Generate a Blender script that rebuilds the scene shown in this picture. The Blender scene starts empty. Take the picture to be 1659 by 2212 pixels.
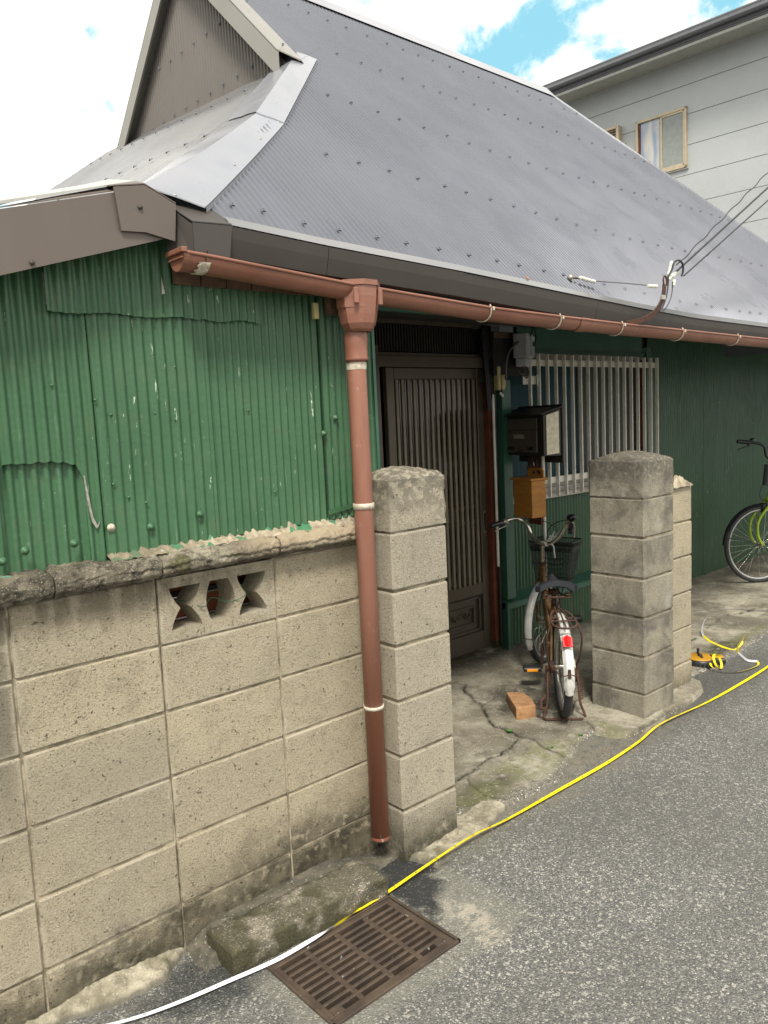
import bpy, math, random
import numpy as np
from mathutils import Matrix, Vector, noise as mnoise
random.seed(7)
S = bpy.context.scene
COL = S.collection

# ---------------- camera ----------------
R3 = Matrix(((0.74848, -0.06971, -0.65949), (-0.66166, -0.09567, -0.74366), (0, 0, 0)))
def vn(x, y, z): return Vector((x, y, z)).normalized()
FPX, CXP, CYP = 1690.0, 829.5, 1106.0
_down = vn(1510 - CXP, -(15500 - CYP), -FPX); _up = -_down
_a = 2760 - CXP; _b = (FPX * _up.z - _a * _up.x) / _up.y
_X = vn(_a, _b, -FPX); _Y = _up.cross(_X)
cam = bpy.data.cameras.new('camera'); co = bpy.data.objects.new('camera', cam); COL.objects.link(co)
mw = Matrix((_X, _Y, _up)).to_4x4(); mw.translation = (0, 0, 1.57)
co.matrix_world = mw
cam.sensor_fit = 'VERTICAL'; cam.sensor_height = 36.0; cam.sensor_width = 27.0
cam.lens = FPX / 2212 * 36.0; cam.clip_start = 0.05; cam.clip_end = 600
S.camera = co
# ---------------- world, sun, exposure ----------------
SUN_EL, SUN_AZ = 54.0, 230.0       # azimuth of the sun measured from +X towards +Y
CLOUD, SKYMUL, EXPO = 9.6, 1.0, 0.80
w = bpy.data.worlds.new('World'); S.world = w; w.use_nodes = True
S.view_settings.view_transform = 'Standard'; S.view_settings.look = 'None'
S.view_settings.exposure = EXPO; S.view_settings.gamma = 1; S.view_settings.use_curve_mapping = False
sl = bpy.data.lights.new('sun', 'SUN'); sl.energy = 2.7; sl.angle = math.radians(13); sl.color = (1, .95, .86)
so = bpy.data.objects.new('sun', sl); COL.objects.link(so)
_sd = Vector((math.cos(math.radians(SUN_EL)) * math.cos(math.radians(SUN_AZ)), math.cos(math.radians(SUN_EL)) * math.sin(math.radians(SUN_AZ)), math.sin(math.radians(SUN_EL))))
so.rotation_euler = _sd.to_track_quat('Z', 'Y').to_euler()
so.location = (0, 0, 20)

# ---------------- node expression helpers ----------------
NT = None
class E:
    def __init__(s, k): s.k = k
    def _m(s, op, o=None, o2=None):
        n = NT.nodes.new('ShaderNodeMath'); n.operation = op
        for i, v in enumerate((s, o, o2)):
            if v is None: continue
            if isinstance(v, E): NT.links.new(v.k, n.inputs[i])
            else: n.inputs[i].default_value = v
        return E(n.outputs[0])
    def __add__(s, o): return s._m('ADD', o)
    __radd__ = __add__
    def __sub__(s, o): return s._m('SUBTRACT', o)
    def __rsub__(s, o): return (s * -1) + o
    def __mul__(s, o): return s._m('MULTIPLY', o)
    __rmul__ = __mul__
    def __truediv__(s, o): return s._m('DIVIDE', o)
    def abs(s): return s._m('ABSOLUTE')
    def sqrt(s): return s._m('SQRT')
    def max(s, o): return s._m('MAXIMUM', o)
    def min(s, o): return s._m('MINIMUM', o)
    def fract(s): return s._m('FRACT')
    def floor(s): return s._m('FLOOR')
    def st(s, a, b, lo=0.0, hi=1.0):
        n = NT.nodes.new('ShaderNodeMapRange'); n.interpolation_type = 'SMOOTHSTEP'
        NT.links.new(s.k, n.inputs[0]); n.inputs[1].default_value = a; n.inputs[2].default_value = b
        n.inputs[3].default_value = lo; n.inputs[4].default_value = hi
        return E(n.outputs[0])
def node(t, **kw):
    n = NT.nodes.new(t)
    for a, b in kw.items(): setattr(n, a, b)
    return n
def inp(n, i, v):
    if isinstance(v, E): NT.links.new(v.k, n.inputs[i])
    elif v is not None:
        if isinstance(v, tuple) and len(v) == 3 and n.inputs[i].type == 'RGBA': v = (*v, 1)
        n.inputs[i].default_value = v
def P(): return E(node('ShaderNodeNewGeometry').outputs['Position'])
def OBJ(): return E(node('ShaderNodeTexCoord').outputs['Object'])
def RND(): return E(node('ShaderNodeObjectInfo').outputs['Random'])
def xyz(v):
    n = node('ShaderNodeSeparateXYZ'); inp(n, 0, v); return [E(o) for o in n.outputs]
def comb(x, y, z):
    n = node('ShaderNodeCombineXYZ'); inp(n, 0, x); inp(n, 1, y); inp(n, 2, z); return E(n.outputs[0])
def scalev(v, s):
    n = node('ShaderNodeVectorMath', operation='MULTIPLY'); inp(n, 0, v); n.inputs[1].default_value = s; return E(n.outputs[0])
def addv(v, u):
    n = node('ShaderNodeVectorMath', operation='ADD'); inp(n, 0, v); inp(n, 1, u); return E(n.outputs[0])
def noise(v, sc, det=3.0, ro=0.55, dist=0.0, color=False):
    n = node('ShaderNodeTexNoise'); inp(n, 'Vector', v); n.inputs['Scale'].default_value = sc
    n.inputs['Detail'].default_value = det; n.inputs['Roughness'].default_value = ro; n.inputs['Distortion'].default_value = dist
    return E(n.outputs['Color' if color else 'Fac'])
def voro(v, sc, feature='F1', color=False):
    n = node('ShaderNodeTexVoronoi', feature=feature); inp(n, 'Vector', v); n.inputs['Scale'].default_value = sc
    return E(n.outputs['Color' if color else 'Distance'])
def vcell(v, sc):
    c = voro(v, sc, color=True); n = node('ShaderNodeSeparateColor'); inp(n, 0, c); return [E(o) for o in n.outputs]
def mix(f, a, b, mode='MIX'):
    n = node('ShaderNodeMix', data_type='RGBA', blend_type=mode)
    inp(n, 0, f if isinstance(f, E) else float(f)); inp(n, 6, a); inp(n, 7, b); return E(n.outputs[2])
def ramp(f, stops, const=False):
    n = node('ShaderNodeValToRGB'); inp(n, 0, f); cr = n.color_ramp
    if const: cr.interpolation = 'CONSTANT'
    while len(cr.elements) < len(stops): cr.elements.new(0.5)
    for e, (p, c) in zip(cr.elements, stops): e.position = p; e.color = (*c, 1)
    return E(n.outputs[0])
def attr(name):
    n = node('ShaderNodeAttribute', attribute_name=name); s = node('ShaderNodeSeparateColor'); NT.links.new(n.outputs['Color'], s.inputs[0])
    return [E(o) for o in s.outputs]
def blob(x, y, cx, cy, rx, ry, soft=.35):
    d = (((x - cx) / rx) * ((x - cx) / rx) + ((y - cy) / ry) * ((y - cy) / ry)).sqrt()
    return d.st(1 + soft, 1 - soft)
MATS = {}
def mat(name, fn):
    global NT
    m = bpy.data.materials.new(name); m.use_nodes = True; NT = m.node_tree; NT.nodes.clear()
    out = NT.nodes.new('ShaderNodeOutputMaterial'); b = NT.nodes.new('ShaderNodeBsdfPrincipled')
    NT.links.new(b.outputs[0], out.inputs[0])
    d = fn()
    col, rough = d.get('c', (.5, .5, .5)), d.get('r', .6)
    inp(b, 'Base Color', col); inp(b, 'Roughness', rough); inp(b, 'Metallic', d.get('m', 0.0))
    b.inputs['Specular IOR Level'].default_value = d.get('s', .5)
    if 'coat' in d: b.inputs['Coat Weight'].default_value = d['coat']; b.inputs['Coat Roughness'].default_value = .15
    if 'a' in d: inp(b, 'Alpha', d['a'])
    if 't' in d: b.inputs['Transmission Weight'].default_value = d['t']; b.inputs['IOR'].default_value = 1.45
    if 'e' in d: inp(b, 'Emission Color', d['e'])
    if 'b' in d:
        prev = None
        for h, dist in d['b']:
            n = NT.nodes.new('ShaderNodeBump'); inp(n, 'Height', h); n.inputs['Distance'].default_value = dist; n.inputs['Strength'].default_value = 1
            if prev: NT.links.new(prev, n.inputs['Normal'])
            prev = n.outputs[0]
        NT.links.new(prev, b.inputs['Normal'])
    MATS[name] = m
    return m

# world sky with broken bright cloud
NT = w.node_tree; NT.nodes.clear()
_out = node('ShaderNodeOutputWorld'); _bg = node('ShaderNodeBackground'); _bg.inputs[1].default_value = 0.1
NT.links.new(_bg.outputs[0], _out.inputs[0])
_sky = node('ShaderNodeTexSky', sky_type='NISHITA'); _sky.sun_disc = False
_sky.sun_elevation = math.radians(SUN_EL); _sky.sun_rotation = math.radians(90 - SUN_AZ); _sky.dust_density = .6; _sky.ozone_density = .7
_dir = E(node('ShaderNodeTexCoord').outputs['Generated'])
_pd = mw.to_3x3() @ vn(1085 - CXP, CYP - 120, -FPX)
_nd = node('ShaderNodeVectorMath', operation='DISTANCE'); inp(_nd, 0, _dir); _nd.inputs[1].default_value = _pd
_dist = E(_nd.outputs['Value'])
_pd2 = mw.to_3x3() @ vn(1600 - CXP, CYP + 45, -FPX)
_nd2 = node('ShaderNodeVectorMath', operation='DISTANCE'); inp(_nd2, 0, _dir); _nd2.inputs[1].default_value = _pd2
_dist2 = E(_nd2.outputs['Value'])
_n = noise(_dir, 5.5, 9, .6, .25)
_f = _n + (_dist * 1.15).min(.17) - .055
_f = _f.min(_n + (_dist2 * 2.0).min(.16) - .02)
_cl = _f.st(.46, .56)
_shade = noise(_dir, 3.0, 5, .5).st(.3, .7, .82, 1.08)
_skc = mix(1.0, E(_sky.outputs[0]), (.80 * SKYMUL, .95 * SKYMUL, .95 * SKYMUL), 'MULTIPLY')
_skc = mix(.80, _skc, (2.2, 4.9, 5.8))
_clc = mix(1.0, comb(_shade, _shade, _shade), (CLOUD, CLOUD * .97, CLOUD * .91), 'MULTIPLY')
inp(_bg, 0, mix(_cl, _skc, _clc))

# ---------------- mesh builder ----------------
def cr(pts, n=6, closed=False):
    pts = [Vector(p) for p in pts]; out = []
    L = len(pts)
    for i in range(L if closed else L - 1):
        if closed: a, b, c, d = pts[i - 1], pts[i], pts[(i + 1) % L], pts[(i + 2) % L]
        else: a, b, c, d = pts[max(i - 1, 0)], pts[i], pts[i + 1], pts[min(i + 2, L - 1)]
        for k in range(n):
            t = k / n
            out.append(.5 * ((2 * b) + (c - a) * t + (2 * a - 5 * b + 4 * c - d) * t * t + (3 * b - a - 3 * c + d) * t ** 3))
    if not closed: out.append(pts[-1])
    return out
class MB:
    def __init__(s, xf=None): s.v = []; s.f = []; s.sm = []; s.xf = xf
    def add(s, vs, fs, smooth=False):
        o = len(s.v)
        for p in vs:
            p = Vector(p)
            s.v.append(tuple(s.xf @ p) if s.xf else tuple(p))
        for f in fs: s.f.append(tuple(i + o for i in f)); s.sm.append(smooth)
        return s
    def box(s, c, d, bev=0.0, rot=None):
        hx, hy, hz = d[0] / 2, d[1] / 2, d[2] / 2; c = Vector(c)
        if bev <= 0:
            vs = [Vector((x * hx, y * hy, z * hz)) for x in (-1, 1) for y in (-1, 1) for z in (-1, 1)]
            fs = [(0, 1, 3, 2), (4, 6, 7, 5), (0, 4, 5, 1), (2, 3, 7, 6), (0, 2, 6, 4), (1, 5, 7, 3)]
        else:
            b = bev; vs = []; idx = {}
            for x in (-1, 1):
                for y in (-1, 1):
                    for z in (-1, 1):
                        for ax in range(3):
                            q = [x * (hx - b), y * (hy - b), z * (hz - b)]; q[ax] = (x * hx, y * hy, z * hz)[ax]
                            idx[(x, y, z, ax)] = len(vs); vs.append(Vector(q))
            fs = []
            for ax in range(3):
                o1, o2 = [k for k in range(3) if k != ax]
                for sg in (-1, 1):
                    q = []
                    for (u, w_) in ((-1, -1), (1, -1), (1, 1), (-1, 1)):
                        k = [0, 0, 0]; k[ax] = sg; k[o1] = u; k[o2] = w_; q.append(idx[(*k, ax)])
                    if (sg > 0) == (ax == 1): q.reverse()
                    fs.append(tuple(q))
            for ax in range(3):
                o1, o2 = [k for k in range(3) if k != ax]
                for u in (-1, 1):
                    for w_ in (-1, 1):
                        def K(t, a2):
                            k = [0, 0, 0]; k[ax] = t; k[o1] = u; k[o2] = w_; return idx[(*k, a2)]
                        q = [K(-1, o1), K(1, o1), K(1, o2), K(-1, o2)]
                        fs.append(tuple(q))
            for x in (-1, 1):
                for y in (-1, 1):
                    for z in (-1, 1): fs.append(tuple(idx[(x, y, z, a)] for a in range(3)))
        if rot is not None: vs = [rot @ p for p in vs]
        return s.add([p + c for p in vs], fs)
    def tube(s, path, r, n=8, closed=False, caps=True, smooth=True):
        path = [Vector(p) for p in path]; L = len(path); vs = []; up = None
        for i, p in enumerate(path):
            a = path[i - 1] if (i > 0 or closed) else p; b = path[(i + 1) % L] if (i < L - 1 or closed) else p
            t = (b - a).normalized()
            if up is None:
                up = Vector((0, 0, 1)) if abs(t.z) < .9 else Vector((1, 0, 0))
            u = t.cross(up).normalized(); up = u.cross(t).normalized()
            rr = r[i] if isinstance(r, (list, tuple)) else r
            for k in range(n):
                an = 2 * math.pi * k / n; vs.append(p + u * (rr * math.cos(an)) + up * (rr * math.sin(an)))
        fs = []
        for i in range(L if closed else L - 1):
            j = (i + 1) % L
            for k in range(n):
                k2 = (k + 1) % n; fs.append((i * n + k, i * n + k2, j * n + k2, j * n + k))
        s.add(vs, fs, smooth)
        if caps and not closed:
            s.add(vs[:n], [tuple(reversed(range(n)))]); s.add(vs[-n:], [tuple(range(n))])
        return s
    def grid(s, fn, nu, nv, smooth=True):
        vs = [fn(i / nu, j / nv) for i in range(nu + 1) for j in range(nv + 1)]
        fs = [(i * (nv + 1) + j, (i + 1) * (nv + 1) + j, (i + 1) * (nv + 1) + j + 1, i * (nv + 1) + j + 1) for i in range(nu) for j in range(nv)]
        return s.add(vs, fs, smooth)
    def prism(s, pts, off):
        n = len(pts); pts = [Vector(p) for p in pts]; off = Vector(off)
        s.add(pts + [p + off for p in pts], [tuple(range(n)), tuple(reversed(range(n, 2 * n)))] + [(i, i + n, (i + 1) % n + n, (i + 1) % n) for i in range(n)])
        return s
    def lathe(s, prof, c, n=20, axis=None, smooth=True):
        m = axis if axis is not None else Matrix.Identity(3); c = Vector(c); vs = []
        for r, z in prof:
            for k in range(n):
                a = 2 * math.pi * k / n; vs.append(c + m @ Vector((r * math.cos(a), r * math.sin(a), z)))
        fs = [(i * n + k, i * n + (k + 1) % n, (i + 1) * n + (k + 1) % n, (i + 1) * n + k) for i in range(len(prof) - 1) for k in range(n)]
        return s.add(vs, fs, smooth)
    def mesh(s, name, m):
        me = bpy.data.meshes.new(name); me.from_pydata(s.v, [], s.f)
        me.polygons.foreach_set('use_smooth', s.sm); me.materials.append(MATS[m] if isinstance(m, str) else m)
        me.update(); return me
    def build(s, name, m, parent=None, label=None, **kw):
        return link(name, s.mesh(name, m), parent, label, **kw)
WM = {}
def link(name, me, parent=None, label=None, loc=(0, 0, 0), rot=None, cat=None, group=None, kind=None, world=None):
    o = bpy.data.objects.new(name, me); COL.objects.link(o)
    M = world if world is not None else Matrix.Translation(loc) @ (rot.to_4x4() if rot is not None else Matrix.Identity(4))
    if parent is not None:
        o.parent = parent; o.matrix_basis = WM[parent.name].inverted() @ M
    else: o.matrix_basis = M
    WM[o.name] = M
    if label: o['label'] = label
    if cat: o['category'] = cat
    if group: o['group'] = group
    if kind: o['kind'] = kind
    return o
def thing(name, label, cat, loc, group=None):
    return link(name, None, None, label, loc=loc, cat=cat, group=group)
def lerp(a, b, t): return a + (b - a) * t
def interp(x, xs, ys): return float(np.interp(x, xs, ys))
def nz(x, y, z=0.0, sc=1.0): return mnoise.noise(Vector((x * sc, y * sc, z * sc)))
def fbm(x, y, z=0.0, sc=1.0): return nz(x, y, z, sc) + .5 * nz(x, y, z + 7.3, sc * 2.1) + .25 * nz(x, y, z + 3.1, sc * 4.3)
# ---------------- materials ----------------
def m_concrete(tone, dark, mossz=.22, sideways=False):
    def f():
        p = P(); x, y, z = xyz(p)
        big = noise(p, 2.2, 4, .6); med = noise(p, 11, 5, .65); fine = noise(p, 90, 3, .6)
        rnd = RND()
        c = mix(big.st(.3, .7), tone, tuple(t * .86 for t in tone))
        c = mix(med.st(.48, .75) * .55, c, dark)
        c = mix(rnd * .6, c, (tone[0] * .72, tone[1] * .73, tone[2] * .78))
        r, g, b = vcell(p, 300)
        c = mix(r.st(.84, .90) * .42, c, (.62, .57, .46))
        c = mix(g.st(.87, .92) * .5, c, (.13, .11, .085))
        c = mix(fine.st(.55, .8) * .5, c, tuple(t * .62 for t in tone))
        pit = noise(p, 75, 2, .5).st(.68, .76); pit2 = voro(p, 40).st(.10, .07) * vcell(p, 40)[0].st(.62, .66)
        pit = pit.max(pit2)
        c = mix(pit * .7, c, (.09, .08, .06))
        mo = (z + med * .22 - big * .12).st(mossz, mossz - .2)
        c = mix(mo * med.st(.25, .5) * .93, c, mix(fine.st(.4, .6), (.035, .036, .022), (.085, .078, .05)))
        return dict(c=c, r=.93, s=.25, b=[(noise(p, 170, 5, .75), .0085), (med, .005), (pit * -1, .007), (r, .0022)])
    return f
WC = (.54, .465, .325)
mat('concrete_block', m_concrete(WC, (.24, .205, .15)))
def m_wallblock():
    d = m_concrete(WC, (.27, .232, .17), .20)()
    p = P(); x, y, z = xyz(p); n1 = noise(p, 6, 5, .65); n2 = noise(scalev(p, (22, 22, 3.5)), 1, 4, .6)
    c = d['c']
    top = (z + n1 * .16).st(1.08, 1.24) * n2.st(.38, .55) * (x + n1 * .4).st(1.75, 1.1)                       # run-off stains under the coping
    c = mix(top * .8, c, (.10, .085, .055))
    lf = (x + n1 * .10).st(.64, .56)
    c = mix(lf * .6 * (z + n1 * .3).st(.5, 1.0), c, (.10, .095, .08))
    eff = noise(scalev(p, (5, 5, 14)), 1, 4, .6).st(.64, .72)
    c = mix(eff * .5, c, (.56, .51, .41))
    low = ((z + n1 * .3).st(.50, .25) * (x + n1 * .3).st(.95, 1.5)).max((z + n1 * .3).st(.34, .20)) * noise(p, 30, 4).st(.25, .5)
    c = mix(noise(p, 1.9, 3, .5, .5).st(.5, .72) * .35, c, (.30, .275, .215))
    c = mix(low * .9, c, mix(noise(p, 11, 5, .65).st(.36, .6), (.15, .13, .088), (.028, .026, .016)))
    dz = (((z - .95) / .2 + .5).fract() - .5).abs() * .2; dx = (((x - .555) / .4025 + .5).fract() - .5).abs() * .4025
    jn = (dz + n1 * .03).st(.034, .018).max((dx + n1 * .03).st(.036, .020)) * noise(p, 3.3, 4, .6).st(.46, .58) * low.st(.3, .0)
    c = mix(jn * .55, c, (.60, .54, .42))
    jd = (dz + n1 * .02).st(.022, .012) * noise(p, 4.1, 4, .6, .3).st(.5, .62)
    c = mix(jd * .5, c, (.20, .17, .12))
    d['c'] = c; return d
mat('wall_block', m_wallblock)
def m_pillar_dark():
    d = m_concrete((.40, .36, .275), (.19, .17, .13), .10)()
    p = P(); x, y, z = xyz(p); n1 = noise(p, 5, 5, .65, .4)
    c = mix(n1.st(.40, .66) * .78, d['c'], (.12, .112, .095))
    c = mix(noise(p, 7.5, 5, .65, .6).st(.55, .75) * .6, c, (.48, .46, .41))
    c = mix(noise(scalev(p, (9, 9, 2.5)), 1, 5, .65).st(.5, .72) * .45, c, (.11, .10, .08))
    d['c'] = mix((z + n1 * .1).st(1.2, 1.33) * .65 * noise(p, 60, 4, .6).st(.35, .55), c, (.105, .097, .078)); return d
mat('pillar_block', m_pillar_dark)
def m_pillar_light():
    d = m_concrete((.50, .445, .335), (.28, .25, .19), .26)()
    p = P(); x, y, z = xyz(p); n1 = noise(p, 40, 4, .6)
    d['c'] = mix((z + noise(p, 8, 3) * .25).st(1.27, 1.50) * n1.st(.38, .55) * .7, d['c'], (.12, .11, .088)); return d
mat('pillar_block_pale', m_pillar_light)
mat('mortar', lambda: dict(c=mix(noise(P(), 18, 4).st(.35, .65), (.44, .38, .275), (.20, .17, .12)), r=.95, s=.2, b=[(noise(P(), 120, 4, .7), .004)]))
def m_coping():
    p = P(); x, y, z = xyz(p); a = noise(p, 28, 5, .7); b = noise(p, 5, 4, .6); r, g, bb = vcell(p, 330)
    c = mix(b.st(.35, .62), (.30, .27, .20), (.115, .10, .075))
    c = mix(a.st(.42, .66), c, (.05, .046, .036))
    c = mix(r.st(.90, .95) * .45, c, (.45, .41, .32))
    c = mix(noise(p, 9, 3).st(.56, .66) * .55, c, (.13, .125, .05))
    pa = noise(p, 24, 3, .5, .5).st(.66, .69) * z.st(1.19, 1.215)
    c = mix(pa * .9, c, (.10, .30, .19))
    ra = (x + b * .3).st(1.25, 1.6) * z.st(1.16, 1.21)
    c = mix(ra * .75, c, (.47, .38, .26))
    return dict(c=c, r=.95, s=.2, b=[(noise(p, 140, 4, .75), .006), (a, .008)])
mat('coping', m_coping)
def m_fillet():
    p = P(); x, y, z = xyz(p); a = noise(p, 30, 4, .65); n2 = noise(p, 16, 3, .5, .6)
    c = mix(a.st(.35, .65), (.44, .375, .27), (.24, .20, .145))
    c = mix(n2.st(.52, .56) * .95, c, (.055, .20, .105))
    c = mix(noise(p, 33, 3).st(.68, .72), c, (.60, .64, .60))
    c = mix((x + n2 * .3).st(1.35, 1.05) * .6, c, (.14, .12, .08))
    return dict(c=c, r=.9, s=.2, b=[(noise(p, 110, 4, .7), .006)])
mat('mortar_fillet', m_fillet)
def m_green(dark=1.0):
    def f():
        p = P(); x, y, z = xyz(p)
        a = noise(p, 1.7, 4, .6); st = noise(scalev(p, (70, 70, 5.5)), 1, 4, .6); s2 = noise(scalev(p, (160, 160, 12)), 1, 3, .6)
        c = mix(a.st(.35, .65), (.037, .103, .046), (.050, .128, .060))
        c = mix(noise(p, 14, 4).st(.5, .75) * .35, c, (.075, .120, .062))
        c = mix(st.st(.58, .72) * s2.st(.42, .62) * .6, c, (.12, .22, .14))
        fl = noise(scalev(p, (85, 85, 14)), 1, 4, .7).st(.665, .69) * noise(p, 3.1, 2).st(.44, .56)
        c = mix(fl * .9, c, (.55, .66, .50))
        c = mix(noise(scalev(p, (55, 55, 2)), 1, 3).st(.6, .8) * .35, c, (.05, .11, .055))
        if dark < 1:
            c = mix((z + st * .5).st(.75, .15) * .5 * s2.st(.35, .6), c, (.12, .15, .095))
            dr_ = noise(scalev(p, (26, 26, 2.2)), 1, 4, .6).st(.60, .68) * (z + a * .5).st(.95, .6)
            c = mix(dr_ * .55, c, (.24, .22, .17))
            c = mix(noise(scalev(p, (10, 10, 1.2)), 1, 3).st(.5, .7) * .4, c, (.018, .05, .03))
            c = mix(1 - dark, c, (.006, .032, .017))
        return dict(c=c, r=st.st(.3, .7, .34, .55), s=.5, b=[(noise(p, 60, 4, .6), .0012), (fl, -.0006)])
    return f
mat('green_paint', m_green())
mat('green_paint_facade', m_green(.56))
mat('green_flat', lambda: dict(c=mix(noise(P(), 6, 4).st(.3, .7), (.022, .085, .055), (.032, .105, .068)), r=.45, b=[(noise(P(), 30, 4), .002)]))
def m_roof(base, spec=.5, r0=.33, me=.12):
    def f():
        p = P(); a = noise(p, 1.3, 4, .6); b = noise(scalev(p, (3, 3, 3)), 1, 3)
        c = mix(a.st(.3, .7), base, tuple(t * .88 for t in base))
        c = mix(noise(scalev(p, (14, 1.2, 1.2)), 1, 4, .6).st(.5, .75) * .14, c, tuple(t * 1.3 for t in base))
        c = mix(noise(scalev(p, (9, .9, .9)), 1, 4, .6).st(.55, .75) * .16, c, tuple(t * .65 for t in base))
        return dict(c=c, r=b.st(.3, .7, r0, r0 + .1), m=me, s=spec, b=[(noise(p, 3.5, 2, .4), .002)])
    return f
mat('roof_metal', m_roof((.128, .134, .158), .5, .25, .3))
mat('roof_metal_side', m_roof((.20, .198, .20), .5, .13, .3))
mat('flashing_metal', m_roof((.31, .315, .345), .5, .20, .3))
mat('fascia_metal', m_roof((.125, .100, .085), .5, .42))
mat('gable_metal', m_roof((.13, .115, .10), .5, .36))
mat('fascia_shaded', m_roof((.062, .054, .048), .4, .5))  # fascia metal with the eave shade put into its colour; verge screws reuse it
mat('fascia_metal2', m_roof((.1, .1, .1)))
mat('trim_metal', m_roof((.25, .24, .21), .5, .35))
def m_gut():
    p = P(); n_ = noise(scalev(p, (4, 30, 30)), 1, 5, .7)
    d = dict(c=mix(noise(P(), 3, 4).st(.3, .7), (.205, .080, .050), (.255, .112, .074)), r=noise(P(), 9, 3).st(.3, .7, .33, .55), s=.5, b=[(noise(P(), 40, 3), .0006)])
    d['c'] = mix(n_.st(.5, .72) * .45, d['c'], (.11, .06, .04)); d['c'] = mix(noise(p, 30, 4, .7).st(.62, .74) * .35, d['c'], (.45, .30, .23)); return d
mat('gutter_plastic', m_gut)
def m_pipe():
    p = P(); x, y, z = xyz(p)
    c = mix(noise(scalev(p, (8, 8, 2)), 1, 4).st(.3, .7), (.275, .118, .078), (.335, .158, .114))
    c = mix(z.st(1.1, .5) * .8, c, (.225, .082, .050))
    c = mix(noise(scalev(p, (18, 18, 2.2)), 1, 5, .65).st(.52, .75) * .4, c, (.13, .075, .05)); c = mix(noise(p, 26, 4, .7).st(.6, .72) * .3, c, (.46, .32, .25))
    c = mix(noise(scalev(p, (70, 70, 7)), 1, 3).st(.74, .76) * .7, c, (.6, .5, .45))
    return dict(c=c, r=.36, s=.5)
mat('pipe_plastic', m_pipe)
mat('galvanised', lambda: dict(c=mix(noise(P(), 50, 3).st(.4, .6), (.42, .40, .34), (.30, .28, .24)), r=.5, m=.6))
mat('pale_band', lambda: dict(c=mix(noise(P(), 70, 3).st(.4, .6), (.52, .47, .38), (.38, .33, .25)), r=.6))
def m_rust():
    p = P(); return dict(c=mix(noise(p, 60, 4, .7).st(.35, .65), (.10, .045, .026), (.055, .032, .026)), r=.85, m=.2, b=[(noise(p, 250, 3), .001)])
mat('rusty_steel', m_rust)
def m_iron():
    p = P(); a = noise(p, 9, 4, .6); b = noise(p, 70, 4, .7)
    c = mix(a.st(.35, .65), (.060, .044, .034), (.105, .075, .052)); c = mix(b.st(.5, .7) * .6, c, (.05, .042, .04))
    c = mix(noise(p, 38, 2).st(.74, .76), c, (.45, .5, .5))
    return dict(c=c, r=.62, m=.35, b=[(b, .002)])
mat('cast_iron', m_iron)
mat('pit', lambda: dict(c=mix(noise(P(), 20, 3).st(.4, .6), (.17, .095, .045), (.10, .06, .035)), r=.95))
def m_asphalt():
    p = P(); x, y, z = xyz(p)
    big = noise(p, 1.1, 5, .6, .3); med = noise(p, 7, 5, .65)
    r, g, b = vcell(p, 235); r2, g2, b2 = vcell(p, 130)
    c = ramp(r, [(0, (.095, .095, .088)), (.30, (.145, .145, .134)), (.55, (.19, .19, .175)), (.80, (.26, .255, .23)), (.93, (.44, .43, .38))], True)
    c = mix(r2.st(.88, .92) * .75, c, (.075, .078, .082))
    c = mix(g2.st(.95, .965) * .8, c, (.48, .46, .40))
    gap = voro(p, 235, 'DISTANCE_TO_EDGE').st(.10, .02)
    c = mix(gap * .55, c, (.06, .058, .052))
    c = mix(big.st(.62, .38) * .35, c, (.085, .083, .075))
    med = med - .5; big = big - .5
    wet = blob(x + med * .2, y + big * .15, 1.72, 1.97, .07, .10).max(blob(x + med * .25, y + big * .2, 1.665, 1.85, .085, .10)).max(blob(x + med * .2, y + med * .2, 1.61, 1.745, .05, .07)).max(blob(x + med * .2, y + med * .1, 1.80, 1.90, .09, .05))
    wet = wet.max(blob(x + med * .3, y + med * .3, .95, 1.93, .22, .10)*.75)
    sand = blob(x + med * .25, y + med * .25, 1.685, 1.60, .05, .11, .5)
    c = mix(sand * noise(p, 30, 4).st(.35, .55) * .85, c, (.40, .36, .29))
    dk = blob(x + med * .5, y + big * .3, 3.85, 2.02, .95, .17, .6)
    c = mix(dk * .62, c, (.055, .053, .048))
    grn = blob(x + med * .5, y + med * .4, 2.4, 2.05, .75, .22, .6)
    c = mix(grn * .5 * noise(p, 14, 4).st(.35, .6), c, (.12, .12, .07))
    col = ((x + med * .1 - 1.0).st(0, .06) * (x + med * .12 - 1.86).st(0, -.06) * (y + med * .1 - 1.44).st(0, .05))
    c = mix(col * .32, c, (.24, .23, .18))
    brn = blob(x + med * .4, y + med * .25, 2.75, 1.98, .75, .13, .7)
    c = mix(brn * .75 * noise(p, 22, 4).st(.3, .6), c, (.20, .175, .135))
    c = mix(wet * .93, c, mix(r.st(.93, .96), (.022, .024, .026), (.10, .10, .10)))
    return dict(c=c, r=mix(wet, (.86, .86, .86), (.42, .42, .42)), s=.4, b=[(voro(p, 235, 'SMOOTH_F1') * -1, .004), (med, .006), (noise(p, 400, 2), .001)])
mat('asphalt', m_asphalt)
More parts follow.
